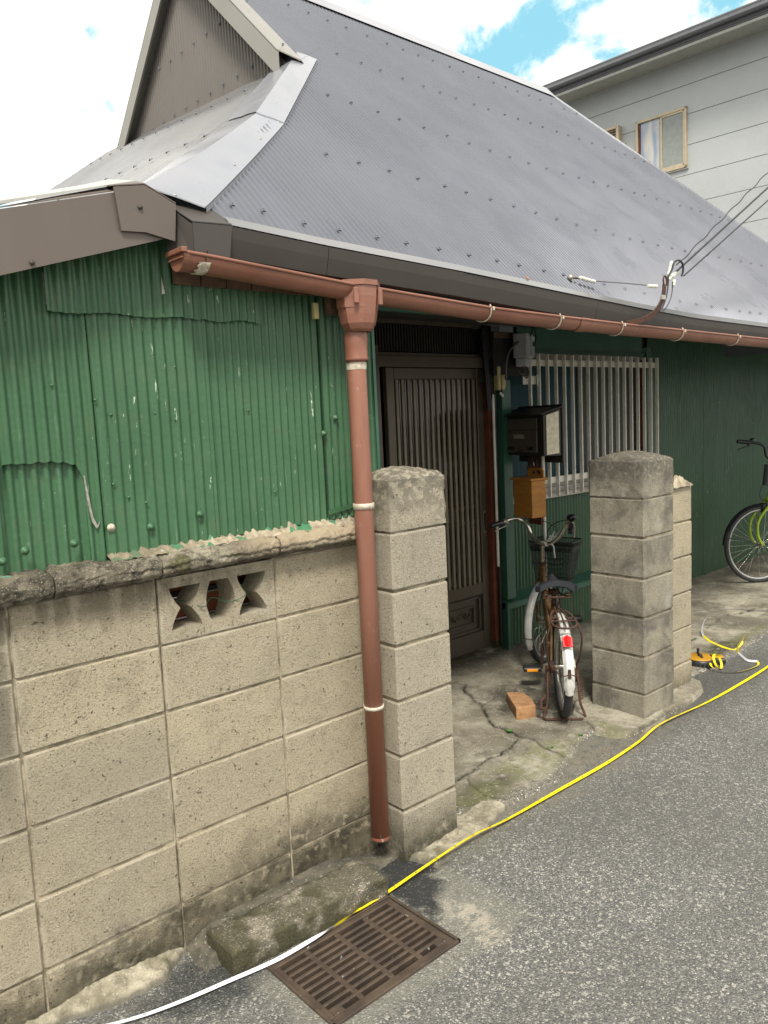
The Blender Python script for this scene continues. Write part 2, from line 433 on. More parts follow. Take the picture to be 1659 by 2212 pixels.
def m_slab():
    p = P(); x, y, z = xyz(p); cr_, mo, dk = attr('mask'); ed, _u, _v = attr('edge')
    a = noise(p, 3.2, 5, .62, .4); b = noise(p, 16, 5, .65, .3); f = noise(p, 130, 3, .6)
    c = mix(a.st(.36, .62), (.35, .322, .25), (.19, .168, .125))
    c = mix(b.st(.50, .7) * .7, c, (.13, .112, .08))
    c = mix(noise(p, 9, 4, .6, .5).st(.60, .70) * .55, c, (.44, .42, .35))
    c = mix(f.st(.5, .7) * .45, c, (.12, .105, .08))
    c = mix(noise(p, 60, 3, .6).st(.62, .68) * .6, c, (.09, .08, .06))
    c = mix(dk * b.st(.3, .5), c, (.050, .046, .034))
    c = mix(mo * noise(p, 12, 4, .6).st(.36, .56), c, (.125, .13, .045))
    r, g, bb = vcell(p, 190); c = mix(r.st(.965, .975) * .5, c, (.5, .47, .4))
    peb = ramp(r, [(0, (.085, .080, .068)), (.35, (.14, .13, .11)), (.7, (.21, .195, .16)), (.93, (.46, .43, .36))], True)
    c = mix((ed + (b - .5) * .8).st(.45, .95), c, peb)
    c = mix(cr_, c, (.022, .022, .016))
    return dict(c=c, r=.88, s=.35, b=[(b, .006), (f, .0022), (noise(p, 45, 4), .004)])
mat('slab_concrete', m_slab)
def m_kerb():
    p = P(); x, y, z = xyz(p); a = noise(p, 13, 5, .65); r, g, bb = vcell(p, 260)
    c = mix(a.st(.35, .65), (.23, .205, .155), (.10, .09, .066)); c = mix(r.st(.84, .9) * .6, c, (.48, .44, .36)); c = mix(g.st(.9, .93) * .8, c, (.09, .09, .09))
    gnd = (z + a * .05).st(.118, .095) * noise(p, 8, 4).st(.35, .5)
    c = mix(gnd * .85, c, (.045, .043, .018))
    return dict(c=c, r=.92, s=.25, b=[(noise(p, 110, 4, .7), .006), (a, .008)])
mat('rough_concrete', m_kerb)
def m_brick():
    p = P(); c = mix(noise(p, 22, 5, .7).st(.35, .65), (.42, .235, .115), (.30, .15, .065)); c = mix(noise(p, 8, 4).st(.55, .7) * .5, c, (.10, .10, .05))
    return dict(c=c, r=.92, b=[(noise(p, 120, 4, .7), .004)])
mat('brick', m_brick)
def flat(name, c, r=.5, m=0.0, v=.85, sc=14, **k): mat(name, lambda: dict(c=mix(noise(P(), sc, 4, .6).st(.3, .7), c, tuple(t * v for t in c)), r=r, m=m, **k))
flat('door_bronze', (.105, .085, .062), .4, .35)
flat('door_dark', (.035, .028, .022), .45, .3)
flat('slat_bronze', (.20, .165, .12), .45, .3)
flat('glass_dark', (.012, .013, .014), .12)
flat('red_wood', (.17, .045, .022), .7, v=.6)
flat('dark_timber', (.022, .017, .014), .8)
flat('brown_board', (.15, .085, .05), .8, v=.5, sc=30)
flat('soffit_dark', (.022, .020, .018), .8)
flat('white_alu', (.80, .77, .69), .45, 0)
flat('grille_side', (.60, .56, .48), .5, .1)
flat('window_frame', (.42, .39, .34), .45, .2)
flat('black_plastic', (.018, .018, .020), .38)
flat('rubber', (.035, .036, .038), .7)
flat('saddle_vinyl', (.028, .031, .038), .35)
flat('chrome', (.62, .58, .50), .22, .9)
flat('frame_brown', (.25, .145, .065), .4, .2, v=.55, sc=40)
flat('fender_white', (.62, .61, .58), .35, .1, v=.8, sc=30)
flat('rim_steel', (.50, .49, .47), .3, .8)
mat('reflector_red', lambda: dict(c=(.62, .008, .008), r=.35, s=.3))
mat('reflector_orange', lambda: dict(c=(.9, .33, .02), r=.2, coat=.5))
flat('lime_paint', (.33, .47, .02), .3)
flat('cord_white', (.75, .73, .68), .8)
flat('mailbox_dark', (.030, .024, .019), .45, .2)
flat('mailbox_brown', (.105, .085, .066), .45, .2)
flat('mailbox_side', (.80, .72, .54), .6, v=.75, sc=40)
flat('nameplate', (.33, .29, .24), .5)
def m_ochre():
    p = P(); c = mix(noise(scalev(p, (10, 10, 40)), 1, 4).st(.3, .7), (.46, .205, .032), (.37, .15, .022)); c = mix(noise(p, 45, 4).st(.66, .72) * .6, c, (.25, .15, .09))
    return dict(c=c, r=.6, b=[(noise(scalev(p, (20, 20, 120)), 1, 3), .001)])
mat('ochre_wood', m_ochre)
flat('meter_grey', (.38, .39, .41), .35)
flat('meter_clear', (.50, .51, .52), .12)
flat('cream_plastic', (.50, .42, .19), .5)
flat('label_white', (.6, .6, .58), .5)
flat('cable_black', (.02, .02, .022), .5)
flat('cable_grey', (.10, .10, .11), .5)
flat('porcelain', (.72, .72, .62), .3)
mat('tape_yellow', lambda: dict(c=(.88, .72, .015), r=.35))
mat('tape_white', lambda: dict(c=(.74, .75, .80), r=.3))
mat('ink_black', lambda: dict(c=(.03, .03, .02), r=.5))
mat('ink_red', lambda: dict(c=(.62, .12, .02), r=.5))
flat('case_yellow', (.45, .23, .015), .5)
flat('leaf_green', (.05, .15, .02), .6)
flat('board_orange', (.30, .085, .028), .7, v=.6, sc=25)
flat('wire_green', (.04, .12, .07), .5)
def m_siding():
    p = P(); x, y, z = xyz(p); a = noise(p, 9, 5, .7, .6)
    c = mix(noise(p, 1.2, 4).st(.3, .7), (.37, .385, .385), (.41, .427, .427)); c = mix(a.st(.5, .7) * .22, c, (.48, .495, .49))
    return dict(c=c, r=.6, b=[(a, .003), (noise(p, 70, 3), .001)])
mat('siding', m_siding)
flat('soffit_grey', (.42, .42, .38), .6)
flat('fascia_grey', (.10, .10, .11), .5)
flat('gutter_grey', (.16, .165, .18), .4)
flat('eave_trim', (.40, .40, .37), .5)
flat('window_gold', (.47, .39, .27), .4, .2)
mat('pane_reflect', lambda: dict(c=mix(noise(scalev(P(), (3, 3, .7)), 2.2, 3, .5, .6).st(.35, .65), (.20, .27, .38), (.50, .47, .42)), r=.12, s=.8))
flat('mesh_screen', (.26, .28, .26), .5)
mat('curtain_teal', lambda: dict(c=mix(noise(scalev(P(), (60, 1, .4)), 1, 2).st(.35, .65), (.006, .050, .062), (.010, .022, .032)), r=.5, s=.25))
mat('curtain_grey', lambda: dict(c=mix(noise(scalev(P(), (50, 1, .3)), 1, 2).st(.35, .65), (.075, .078, .066), (.040, .042, .036)), r=.5, s=.25))
def m_mesh():
    x, y, z = xyz(OBJ()); a = (((x + y) * 90 + z * 130).fract() - .5).abs().st(.36, .40).max((((x + y) * -90 + z * 130).fract() - .5).abs().st(.36, .40))
    return dict(c=(.012, .014, .014), r=.5, a=a)
mat('basket_mesh', m_mesh)

def m_haunch():
    p = P(); x, y, z = xyz(p); a = noise(p, 13, 5, .65); r, g, bb = vcell(p, 240)
    c = mix(a.st(.35, .65), (.40, .36, .27), (.22, .195, .14)); c = mix(r.st(.93, .95) * .4, c, (.55, .50, .42)); c = mix(noise(p, 45, 4, .7).st(.5, .68) * .6, c, (.15, .13, .095))
    c = mix(noise(p, 6, 4).st(.55, .68) * .7, c, (.07, .065, .03)); c = mix(z.st(.018, .004) * .8, c, (.09, .085, .07))
    return dict(c=c, r=.92, s=.25, b=[(noise(p, 110, 4, .7), .006), (a, .008)])
mat('mortar_haunch', m_haunch)
def m_dfill():
    p = P(); a = noise(p, 15, 5, .65); r, g, bb = vcell(p, 200)
    c = mix(a.st(.35, .65), (.075, .070, .055), (.15, .135, .10)); c = mix(r.st(.96, .97) * .5, c, (.4, .38, .33))
    return dict(c=c, r=.9, s=.25, b=[(noise(p, 110, 4, .7), .006), (a, .01)])
mat('dark_fill', m_dfill)
flat('leaf_orange', (.55, .18, .03), .6)
# ---------------- road, drain hole, slabs ----------------
gx0, gx1, gy0, gy1 = 1.087, 1.572, 1.533, 1.862
m = MB()
xs = [-200, gx0, gx1, 200]; ys = [-200, gy0, gy1, 200]
for i in range(3):
    for j in range(3):
        if i == 1 and j == 1: continue
        m.add([(xs[i], ys[j], 0), (xs[i + 1], ys[j], 0), (xs[i + 1], ys[j + 1], 0), (xs[i], ys[j + 1], 0)], [(0, 1, 2, 3)])
m.build('road', 'asphalt', kind='structure')
m = MB()
a, b = (gx0, gy0), (gx1, gy1)
m.add([(gx0, gy0, -.002), (gx1, gy0, -.002), (gx1, gy1, -.002), (gx0, gy1, -.002), (gx0, gy0, -.3), (gx1, gy0, -.3), (gx1, gy1, -.3), (gx0, gy1, -.3)],
      [(0, 4, 5, 1), (1, 5, 6, 2), (2, 6, 7, 3), (3, 7, 4, 0), (4, 7, 6, 5)])
m.build('drain_pit', 'pit', kind='structure')

def polydist(X, Y, poly):
    d = np.full(X.shape, 1e9); ins = np.zeros(X.shape, bool); n = len(poly)
    for i in range(n):
        x0, y0 = poly[i]; x1, y1 = poly[(i + 1) % n]; dx, dy = x1 - x0, y1 - y0
        t = np.clip(((X - x0) * dx + (Y - y0) * dy) / (dx * dx + dy * dy), 0, 1)
        d = np.minimum(d, np.hypot(X - x0 - t * dx, Y - y0 - t * dy))
        c = ((y0 > Y) != (y1 > Y)) & (X < (x1 - x0) * (Y - y0) / ((y1 - y0) or 1e-9) + x0); ins ^= c
    return np.where(ins, d, -d)
def linedist(X, Y, pl):
    d = np.full(X.shape, 1e9)
    for (x0, y0), (x1, y1) in zip(pl, pl[1:]):
        dx, dy = x1 - x0, y1 - y0; t = np.clip(((X - x0) * dx + (Y - y0) * dy) / (dx * dx + dy * dy + 1e-12), 0, 1)
        d = np.minimum(d, np.hypot(X - x0 - t * dx, Y - y0 - t * dy))
    return d
_rg = np.random.RandomState(3); _lat = _rg.rand(256, 256)
def vnoise(X, Y, sc, off=0):
    x = X * sc + off * 17.3 + 50; y = Y * sc + off * 5.7 + 50; xi = np.floor(x).astype(int); yi = np.floor(y).astype(int)
    fx = x - xi; fy = y - yi; fx = fx * fx * (3 - 2 * fx); fy = fy * fy * (3 - 2 * fy)
    g = lambda a, b: _lat[a % 256, b % 256]
    return (g(xi, yi) * (1 - fx) + g(xi + 1, yi) * fx) * (1 - fy) + (g(xi, yi + 1) * (1 - fx) + g(xi + 1, yi + 1) * fx) * fy - .5
def vf(X, Y, sc, o=0): return vnoise(X, Y, sc, o) + .5 * vnoise(X, Y, sc * 2.1, o + 1) + .25 * vnoise(X, Y, sc * 4.3, o + 2)
def jag(pl, amp=.012, n=4, seed=1):
    rr = random.Random(seed); out = list(pl)
    for _ in range(n):
        q = []
        for (x0, y0), (x1, y1) in zip(out, out[1:]):
            q += [(x0, y0), ((x0 + x1) / 2 + rr.uniform(-amp, amp), (y0 + y1) / 2 + rr.uniform(-amp, amp))]
        out = q + [out[-1]]; amp *= .5
    return out
def hf(name, poly, res, h, edge, rough, mt, cracks=(), moss=None, dark=None, jit=.02, parent=None, hfn=None, kind='structure', base=-.012):
    px = [p[0] for p in poly]; py = [p[1] for p in poly]
    x = np.arange(min(px) - jit * 2, max(px) + jit * 2 + res, res); y = np.arange(min(py) - jit * 2, max(py) + jit * 2 + res, res)
    X, Y = np.meshgrid(x, y, indexing='ij')
    d = polydist(X, Y, poly) + vf(X, Y, 9, 3) * jit + vf(X, Y, 40, 5) * jit * .4
    t = np.clip(d / edge + .5, 0, 1); t = t * t * (3 - 2 * t)
    H = (h if hfn is None else hfn(X, Y)) + vf(X, Y, 7) * rough + vf(X, Y, 45, 2) * rough * .4
    Z = base + (H - base) * t
    cm = np.zeros_like(X)
    for pl, wd in cracks:
        wloc = wd * (1 + 1.3 * vf(X, Y, 22, 8))
        c = np.clip(1.4 - linedist(X, Y, pl) / np.maximum(wloc, .0008), 0, 1); cm = np.maximum(cm, c)
    Z = Z - cm * .010
    keep = (d > -edge * 1.2)
    n0, n1 = X.shape; idx = np.arange(n0 * n1).reshape(n0, n1)
    kq = keep[:-1, :-1] | keep[1:, :-1] | keep[1:, 1:] | keep[:-1, 1:]
    F = np.stack([idx[:-1, :-1], idx[1:, :-1], idx[1:, 1:], idx[:-1, 1:]], -1)[kq]
    used = np.unique(F); rm = np.full(n0 * n1, -1); rm[used] = np.arange(len(used)); F = rm[F]
    V = np.stack([X.ravel(), Y.ravel(), Z.ravel()], -1)[used]
    me = bpy.data.meshes.new(name); me.vertices.add(len(V)); me.vertices.foreach_set('co', V.ravel().astype(np.float32))
    me.loops.add(F.size); me.loops.foreach_set('vertex_index', F.ravel().astype(np.int32))
    me.polygons.add(len(F)); me.polygons.foreach_set('loop_start', np.arange(0, F.size, 4, dtype=np.int32))
    me.update(calc_edges=True); me.polygons.foreach_set('use_smooth', np.ones(len(F), bool))
    me.materials.append(MATS[mt])
    ca = me.color_attributes.new('mask', 'FLOAT_COLOR', 'POINT')
    mo = moss(X, Y) * .62 if moss else np.zeros_like(X); dk = dark(X, Y) if dark else np.zeros_like(X)
    A = np.stack([cm, mo, dk, np.ones_like(X)], -1).reshape(-1, 4)[used]
    ca.data.foreach_set('color', A.ravel().astype(np.float32))
    eg = np.clip(1 - (polydist(X, Y, poly) + vf(X, Y, 5, 6) * .06) / .15, 0, 1); ce_ = me.color_attributes.new('edge', 'FLOAT_COLOR', 'POINT')
    eg = eg * ((Y < 2.45) if name == 'porch_slab' else (Y < 2.6)) * (name.endswith('slab'))
    ce_.data.foreach_set('color', np.stack([eg, eg, eg, np.ones_like(eg)], -1).reshape(-1, 4)[used].ravel().astype(np.float32))
    return link(name, me, parent, kind=kind)
cA = jag([(3.215, 3.034), (3.084, 2.844), (3.036, 2.74), (2.997, 2.684), (2.922, 2.593), (2.874, 2.511), (2.87, 2.428), (2.861, 2.354), (2.856, 2.331)], .016, 3, 1)
cB = jag([(3.036, 2.74), (3.121, 2.765), (3.197, 2.79)], .014, 3, 2)
cC = jag([(2.856, 2.331), (2.732, 2.296), (2.664, 2.295), (2.607, 2.283), (2.504, 2.277), (2.435, 2.262), (2.355, 2.259), (2.30, 2.249), (1.98, 2.25)], .014, 3, 3)
cD = jag([(2.384, 2.25), (2.329, 2.191), (2.298, 2.094), (2.33, 1.98)], .016, 3, 4)
cE = jag([(2.856, 2.331), (2.874, 2.271), (2.832, 2.186), (2.829, 2.114), (2.821, 2.0)], .016, 3, 5)
cF = jag([(3.6, 3.1), (3.9, 2.9), (4.2, 2.75)], .03, 4, 6)
bump = lambda X, Y, cx, cy, rx, ry: np.clip(1.5 - np.hypot((X - cx) / rx, (Y - cy) / ry), 0, 1)
def mossP(X, Y):
    m_ = bump(X, Y, 2.55, 2.10, .34, .10) * .9 + bump(X, Y, 2.20, 2.0, .12, .10) * .9 + bump(X, Y, 2.8, 2.13, .22, .08) * .8 + bump(X, Y, 3.12, 2.08, .10, .06) * .9
    return np.clip(m_ + vf(X, Y, 12, 4) * .5 * (m_ > .05), 0, 1)
def darkP(X, Y):
    m_ = bump(X, Y, 3.35, 2.62, .34, .22) * .9 + bump(X, Y, 3.0, 2.3, .5, .10) * .5 + bump(X, Y, 2.12, 2.05, .10, .06) + bump(X, Y, 3.3, 2.3, .25, .12) * .6 + bump(X, Y, 2.35, 2.1, .2, .08) * .6
    m_ = m_ * (1 + 1.4 * vf(X, Y, 6, 9)) + bump(X, Y, 4.0, 3.35, 1.6, .10) * .7
    for pl, w_ in ((cA, 0), (cC, 0), (cE, 0)): m_ = np.maximum(m_, np.clip(1 - linedist(X, Y, pl) / .03, 0, 1) * .7)
    return np.clip(m_, 0, 1)
hf('porch_slab', [(1.75, 2.16), (1.98, 2.02), (2.074, 2.035), (2.27, 2.005), (2.338, 1.95), (2.479, 1.945), (2.62, 1.94), (2.805, 2.02), (3.02, 2.10), (3.3, 2.13), (4.02, 2.16), (4.45, 2.16), (4.45, 3.5), (1.75, 3.5)],
   .0075, .014, .03, .004, 'slab_concrete', [(cA, .0050), (cB, .0028), (cC, .0042), (cD, .0028), (cE, .003), (cF, .002)], mossP, darkP)
hf('forecourt_slab', [(4.40, 2.13), (4.95, 2.17), (5.6, 2.2), (12, 2.25), (12, 3.5), (4.40, 3.5)], .02, .010, .05, .004, 'slab_concrete',
   [(jag([(4.5, 2.45), (5.0, 2.5), (5.6, 2.62), (6.5, 2.5), (8, 2.7)], .05, 4, 8), .006)],
   lambda X, Y: np.clip(bump(X, Y, 5.1, 2.28, .6, .05) * .9, 0, 1), lambda X, Y: np.clip(bump(X, Y, 4.75, 2.28, .5, .07) * .8 + (vf(X, Y, 3, 2) > .12) * .35, 0, 1))
hf('pillar_apron', [(3.26, 2.32), (3.20, 2.20), (3.15, 2.10), (3.17, 2.0), (3.31, 1.925), (3.42, 1.925), (3.55, 1.945), (3.68, 1.955), (3.9, 1.985), (4.03, 2.01), (4.12, 2.06), (4.14, 2.13), (4.1, 2.2), (3.7, 2.4), (3.4, 2.4)],
   .006, .028, .018, .006, 'slab_concrete', [], lambda X, Y: bump(X, Y, 3.2, 2.08, .07, .10) * .8, lambda X, Y: bump(X, Y, 3.45, 1.95, .4, .02) * .7, jit=.014)
hf('pillar_haunch', [(1.80, 1.86), (1.9, 1.885), (2.02, 1.895), (2.13, 1.90), (2.22, 1.92), (2.3, 1.96), (2.28, 2.04), (2.06, 2.06), (1.98, 2.0), (1.76, 1.98)],
   .005, .018, .05, .020, 'mortar_haunch', [], jit=.02)
hf('wall_haunch', [(-.6, 2.12), (-.6, 2.085), (.4, 2.08), (.62, 2.06), (.72, 2.03), (.80, 2.015), (.86, 2.02), (.90, 2.05), (.94, 2.08), (.97, 2.12)],
   .005, .05, .05, .022, 'mortar_haunch', [], jit=.02, hfn=lambda X, Y: np.interp(Y, [1.98, 2.04, 2.12], [.010, .02, .05]))
hf('gutter_fill', [(.95, 2.12), (.95, 1.97), (1.1, 1.965), (1.55, 1.955), (1.62, 1.98), (1.70, 2.0), (1.76, 2.0), (1.76, 2.12)],
   .006, .05, .04, .007, 'dark_fill', [], jit=.015, hfn=lambda X, Y: np.interp(X, [.97, 1.06, 1.5, 1.66], [.015, .055, .060, .008]))

# rough kerb stone between the wall and the grate
def lump(name, fn, nu, nv, mt, parent=None, label=None, kind=None):
    mm = MB(); mm.grid(fn, nu, nv); return mm.build(name, mt, parent, label, kind=kind)
kerb = thing('kerb_stone', 'rough mossy concrete kerb block lying between the block wall and the iron grate', 'kerb', (1.28, 1.93, 0))
prof = [(1.892, -.02), (1.891, .03), (1.890, .092), (1.896, .102), (1.93, .104), (1.985, .103), (2.03, .100), (2.045, .09), (2.045, -.01)]
def kf(u, v):
    x = 1.0 + .565 * u; k = v * (len(prof) - 1); i = min(int(k), len(prof) - 2); t = k - i
    y = lerp(prof[i][0], prof[i + 1][0], t) - u * .035; z = lerp(prof[i][1], prof[i + 1][1], t) * (.74 + .06 * u)
    e = min(u / .012, (1 - u) / .05, 1); z = z * (.86 + .14 * math.sqrt(max(e, 0)))
    return (x, y + fbm(x, z, 0, 22) * .004, z + fbm(x, y, 3, 20) * .005 + fbm(x, y, 8, 70) * .002)
mm = MB(); mm.grid(kf, 90, 32)
ea = [kf(0, v / 32) for v in range(33)]; eb = [kf(1, v / 32) for v in range(33)]
mm.add(ea, [tuple(range(33))]); mm.add(eb, [tuple(reversed(range(33)))])
mm.build('block', 'rough_concrete', kerb)

# ---------------- block wall ----------------
WY = 2.10
wall = thing('block_wall', 'long pale concrete block wall under the green corrugated sheets, with one pierced vent block', 'wall', (.5, 2.15, 0))
MB().box((-.13 + .25, 2.1495, .54), (3.18, .085, 1.24)).build('mortar_bed', 'mortar', wall)
XJ = [-1.05, -.645, -.245, .155, .555, .957, 1.36, 1.742]; ZJ = [-.26, -.06, .145, .35, .55, .75, .95, 1.15]
bm = {}
rb = random.Random(5)
def block(parent, x0, x1, z0, z1, y0, dy, mt, g=.0036, rs=None, jit=1.0):
    key = (round(x1 - x0, 3), round(z1 - z0, 3), round(dy, 3), mt)
    if key not in bm: bm[key] = MB().box((0, 0, 0), (x1 - x0 - 2 * g, dy, z1 - z0 - 2 * g), .0045).mesh('block', mt)
    rot = Matrix.Rotation(rb.uniform(-.006, .006) * jit, 3, 'Z') @ Matrix.Rotation(rb.uniform(-.006, .006) * jit, 3, 'X')
    return link('block', bm[key], parent, loc=((x0 + x1) / 2, y0 + dy / 2 + rb.uniform(-.0025, .0025) * jit, (z0 + z1) / 2 + rb.uniform(-.001, .001)), rot=rot)
for i in range(len(XJ) - 1):
    for j in range(len(ZJ) - 1):
        if i == 5 and j == 6: continue
        if i < 2 and j < 0: continue
        block(wall, XJ[i], XJ[i + 1], ZJ[j], ZJ[j + 1], WY, .09, 'wall_block')
# pierced vent block: webs with curved sides between two bars
X0, X1, Z0, Z1 = .961, 1.356, .9545, 1.1455; HZ0, HZ1 = .987, 1.113
vb = MB()
vb.box(((X0 + X1) / 2, WY + .05, (Z0 + HZ0) / 2), (X1 - X0, .10, HZ0 - Z0)); vb.box(((X0 + X1) / 2, WY + .05, (Z1 + HZ1) / 2), (X1 - X0, .10, Z1 - HZ1))
edges = [(X0, 0), (.995, .032), (1.095, -.036), (1.128, -.016), (1.190, .020), (1.222, .030), (1.325, -.036), (X1, 0)]
def ex(k, t):
    x, b_ = edges[k]; s_ = 1 - abs(2 * t - 1)
    return x + b_ * (s_ ** 1.5 if k in (1, 2, 5, 6) else math.sin(math.pi * t))
for k in (0, 2, 4, 6):
    N = 12; L_ = [(ex(k, t / N), HZ0 + (HZ1 - HZ0) * t / N) for t in range(N + 1)]; R_ = [(ex(k + 1, t / N), HZ0 + (HZ1 - HZ0) * t / N) for t in range(N + 1)]
    vs = []; fs = []
    for t in range(N + 1):
        for (x, z), y in ((L_[t], 0), (R_[t], 0), (R_[t], .10), (L_[t], .10)): vs.append((x, WY + y, z))
    for t in range(N):
        for q in range(4): fs.append((4 * t + q, 4 * t + (q + 1) % 4, 4 * t + 4 + (q + 1) % 4, 4 * t + 4 + q))
    vb.add(vs, fs)
vb.build('block', 'wall_block', wall, 'pierced vent block with three curved openings')
wall_bed = bpy.data.objects['mortar_bed']
# leave the bed out behind the vent holes
m = MB()
m.box((-.04, 2.1495, .54), (1.993, .085, 1.24)); m.box((1.549, 2.1495, .54), (.382, .085, 1.24)); m.box((1.157, 2.1495, .436), (.396, .085, 1.036))
wall_bed.data = m.mesh('mortar_bed', 'mortar')
# orange boards seen through the openings
bd = thing('board_stack', 'orange brown wooden boards standing behind the pierced vent block', 'boards', (1.2, 2.3, .9))
for z in (.93, 1.0, 1.075, 1.15): MB().box((1.2, 2.31, z), (.7, .015, .064), .002).build('board', 'board_orange', bd)
for x, z in ((1.10, 1.082), (1.135, 1.018), (1.36, 1.03)): MB().tube([(x, 2.303, z), (x, 2.297, z)], .005, 8).build('screw', 'galvanised', bd)
MB().box((1.2, 2.27, 1.055), (.7, .02, .014)).build('batten', 'dark_timber', bd)
wr = MB().tube(cr([(1.03, 2.19, 1.055), (1.065, 2.14, 1.058), (1.085, 2.097, 1.045), (1.105, 2.093, 1.042), (1.122, 2.12, 1.04), (1.16, 2.15, 1.05), (1.19, 2.12, 1.035), (1.215, 2.096, 1.04), (1.245, 2.093, 1.052), (1.26, 2.14, 1.07)], 5), .0014, 5)
o = wr.build('garden_wire', 'wire_green', label='thin green wire threaded through the openings of the pierced vent block', cat='wire')

# coping: rounded, crumbling
def cop(x0, x1, seed, dz):
    pr = [(2.115, 1.150), (2.066, 1.153), (2.044, 1.168), (2.040, 1.19), (2.048, 1.208), (2.072, 1.219), (2.11, 1.222), (2.16, 1.232), (2.19, 1.232)]
    def fn(u, v):
        x = x0 + (x1 - x0) * u; k = v * (len(pr) - 1); i = min(int(k), len(pr) - 2); t = k - i
        y = lerp(pr[i][0], pr[i + 1][0], t); z = lerp(pr[i][1], pr[i + 1][1], t) + dz
        e = min(u * (x1 - x0) / .012, (1 - u) * (x1 - x0) / .012, 1); sh = (1 - e) * .010
        groove = math.exp(-((z - (1.188 + .016 * nz(x, 0, seed, 6) + .005 * nz(x, 0, seed, 50))) / .0026) ** 2) * (.010 if seed > 1 else .002) * (.5 + nz(x, 3, seed, 14)) if v < .7 else 0
        a_ = 0 if v < .12 else 1
        return (x, y + sh + groove + a_ * (fbm(x, z, seed, 26) * .0055 + fbm(x, z, seed, 110) * .003), z - sh * .5 + a_ * (fbm(x, y, seed + 4, 22) * .005 + fbm(x, y, seed, 110) * .003))
    mm = MB(); mm.grid(fn, int((x1 - x0) / .006), 40)
    n = 41
    mm.add([fn(0, v / 40) for v in range(n)], [tuple(range(n))]); mm.add([fn(1, v / 40) for v in range(n)], [tuple(reversed(range(n)))])
    return mm.build('coping', 'coping', wall)
cop(-1.05, .660, 1, 0); cop(.664, .958, 2, .002); cop(.962, 1.357, 3, .004); cop(1.361, 1.742, 4, .006)
def fil(u, v):
    x = .825 + .915 * u; h = (.028 + .020 * u) * (1 + .55 * fbm(x, 0, 2, 22)) + .006 * nz(x, 0, 9, 90)
    y = 2.128 - .055 * v ** 1.3 * (1 + .3 * fbm(x, 1, 0, 30)); z = 1.222 + h * (1 - v) ** .8
    return (x, y + fbm(x, z, 5, 60) * .006, z + fbm(x, y, 6, 70) * .004)
lump('mortar_fillet', fil, 180, 10, 'mortar_fillet', wall)

# ---------------- gate pillars ----------------
def pillar(name, label, x0, x1, y0, y1, zj, top, mt, seed, crown=.03):
    t = thing(name, label, 'pillar', ((x0 + x1) / 2, (y0 + y1) / 2, 0), 'concrete block gate pillars')
    MB().box(((x0 + x1) / 2, (y0 + y1) / 2, (zj[0] + top) / 2 - .02), (x1 - x0 - .018, y1 - y0 - .018, top - zj[0] - .04)).build('mortar_bed', 'mortar', t)
    for a_, b_ in zip(zj, zj[1:]):
        mm = MB().box((0, 0, 0), (x1 - x0, y1 - y0, b_ - a_ - .009), .006)
        link('block', mm.mesh('block', mt), t, loc=((x0 + x1) / 2 + rb.uniform(-.002, .002), (y0 + y1) / 2 + rb.uniform(-.002, .002), (a_ + b_) / 2), rot=Matrix.Rotation(rb.uniform(-.01, .01), 3, 'Z'))
    # cast head with a rounded rough top
    zb = zj[-1] + .0045; N = 26; mm = MB()
    def hd(u, v):
        a = (u - .5) * 2; b = (v - .5) * 2; X = lerp(x0, x1, u); Y = lerp(y0, y1, v)
        z = top + crown * (1 - a * a) * (1 - b * b) - .012 * max(abs(a), abs(b)) ** 14
        return (X, Y, z + fbm(X, Y, seed, 35) * .005 + fbm(X, Y, seed, 110) * .002)
    mm.grid(hd, N, N)
    ring = [(i / N, 0) for i in range(N)] + [(1, i / N) for i in range(N)] + [(1 - i / N, 1) for i in range(N)] + [(0, 1 - i / N) for i in range(N)]
    K = len(ring); M_ = 12; vs = []
    for r_ in range(M_ + 1):
        for u, v in ring:
            p = Vector(hd(u, v)); q = Vector((p.x, p.y, zb)); s_ = p.lerp(q, r_ / M_)
            if 0 < r_: 
                k = fbm(s_.x + s_.y, s_.z, seed, 30) * .004; cx_, cy_ = (x0 + x1) / 2, (y0 + y1) / 2
                s_.x += (1 if u == 1 else -1 if u == 0 else 0) * k; s_.y += (1 if v == 1 else -1 if v == 0 else 0) * k
            vs.append(s_)
    mm.add(vs, [(r_ * K + i, r_ * K + (i + 1) % K, (r_ + 1) * K + (i + 1) % K, (r_ + 1) * K + i) for r_ in range(M_) for i in range(K)], True)
    mm.build('pillar_cap', mt, t)
    return t
pillar('gate_pillar', 'pale concrete block gate pillar right beside the brown downpipe', 1.748, 2.018, 1.965, 2.175, [-.21, -.01, .188, .388, .590, .788, .982, 1.187], 1.378, 'pillar_block_pale', 3, .025)
pillar('gate_pillar', 'free-standing square gate pillar of weathered grey blocks right of the old bicycle', 3.427, 3.712, 2.0, 2.31, [-.2, 0.0, .144, .337, .536, .733, .936, 1.132], 1.322, 'pillar_block', 8, .035)
stub = thing('wall_stub', 'short narrow block wall stub with broken mortar top behind the square gate pillar', 'wall', (3.9, 2.15, 0))
MB().box((3.90, 2.15, .54), (.375, .08, 1.16)).build('mortar_bed', 'mortar', stub)
for a_, b_ in zip([-.05, .15, .35, .55, .751, .944], [.15, .35, .55, .751, .944, 1.14]): block(stub, 3.714, 4.10, a_, b_, 2.10, .10, 'concrete_block', .0045)
def rub(u, v):
    x = 3.70 + .385 * u - .02 * v; y = 2.085 + .115 * v; e = min(u, 1 - u, v, 1 - v) * 6; e = min(e, 1)
    return (x, y, 1.138 + e ** .6 * (.052 - .028 * max(0, (u - .65) / .35)) * (1 + .6 * fbm(x, y, 1, 40)) + fbm(x, y, 2, 110) * .006)
lump('mortar_crust', rub, 60, 24, 'mortar', stub)
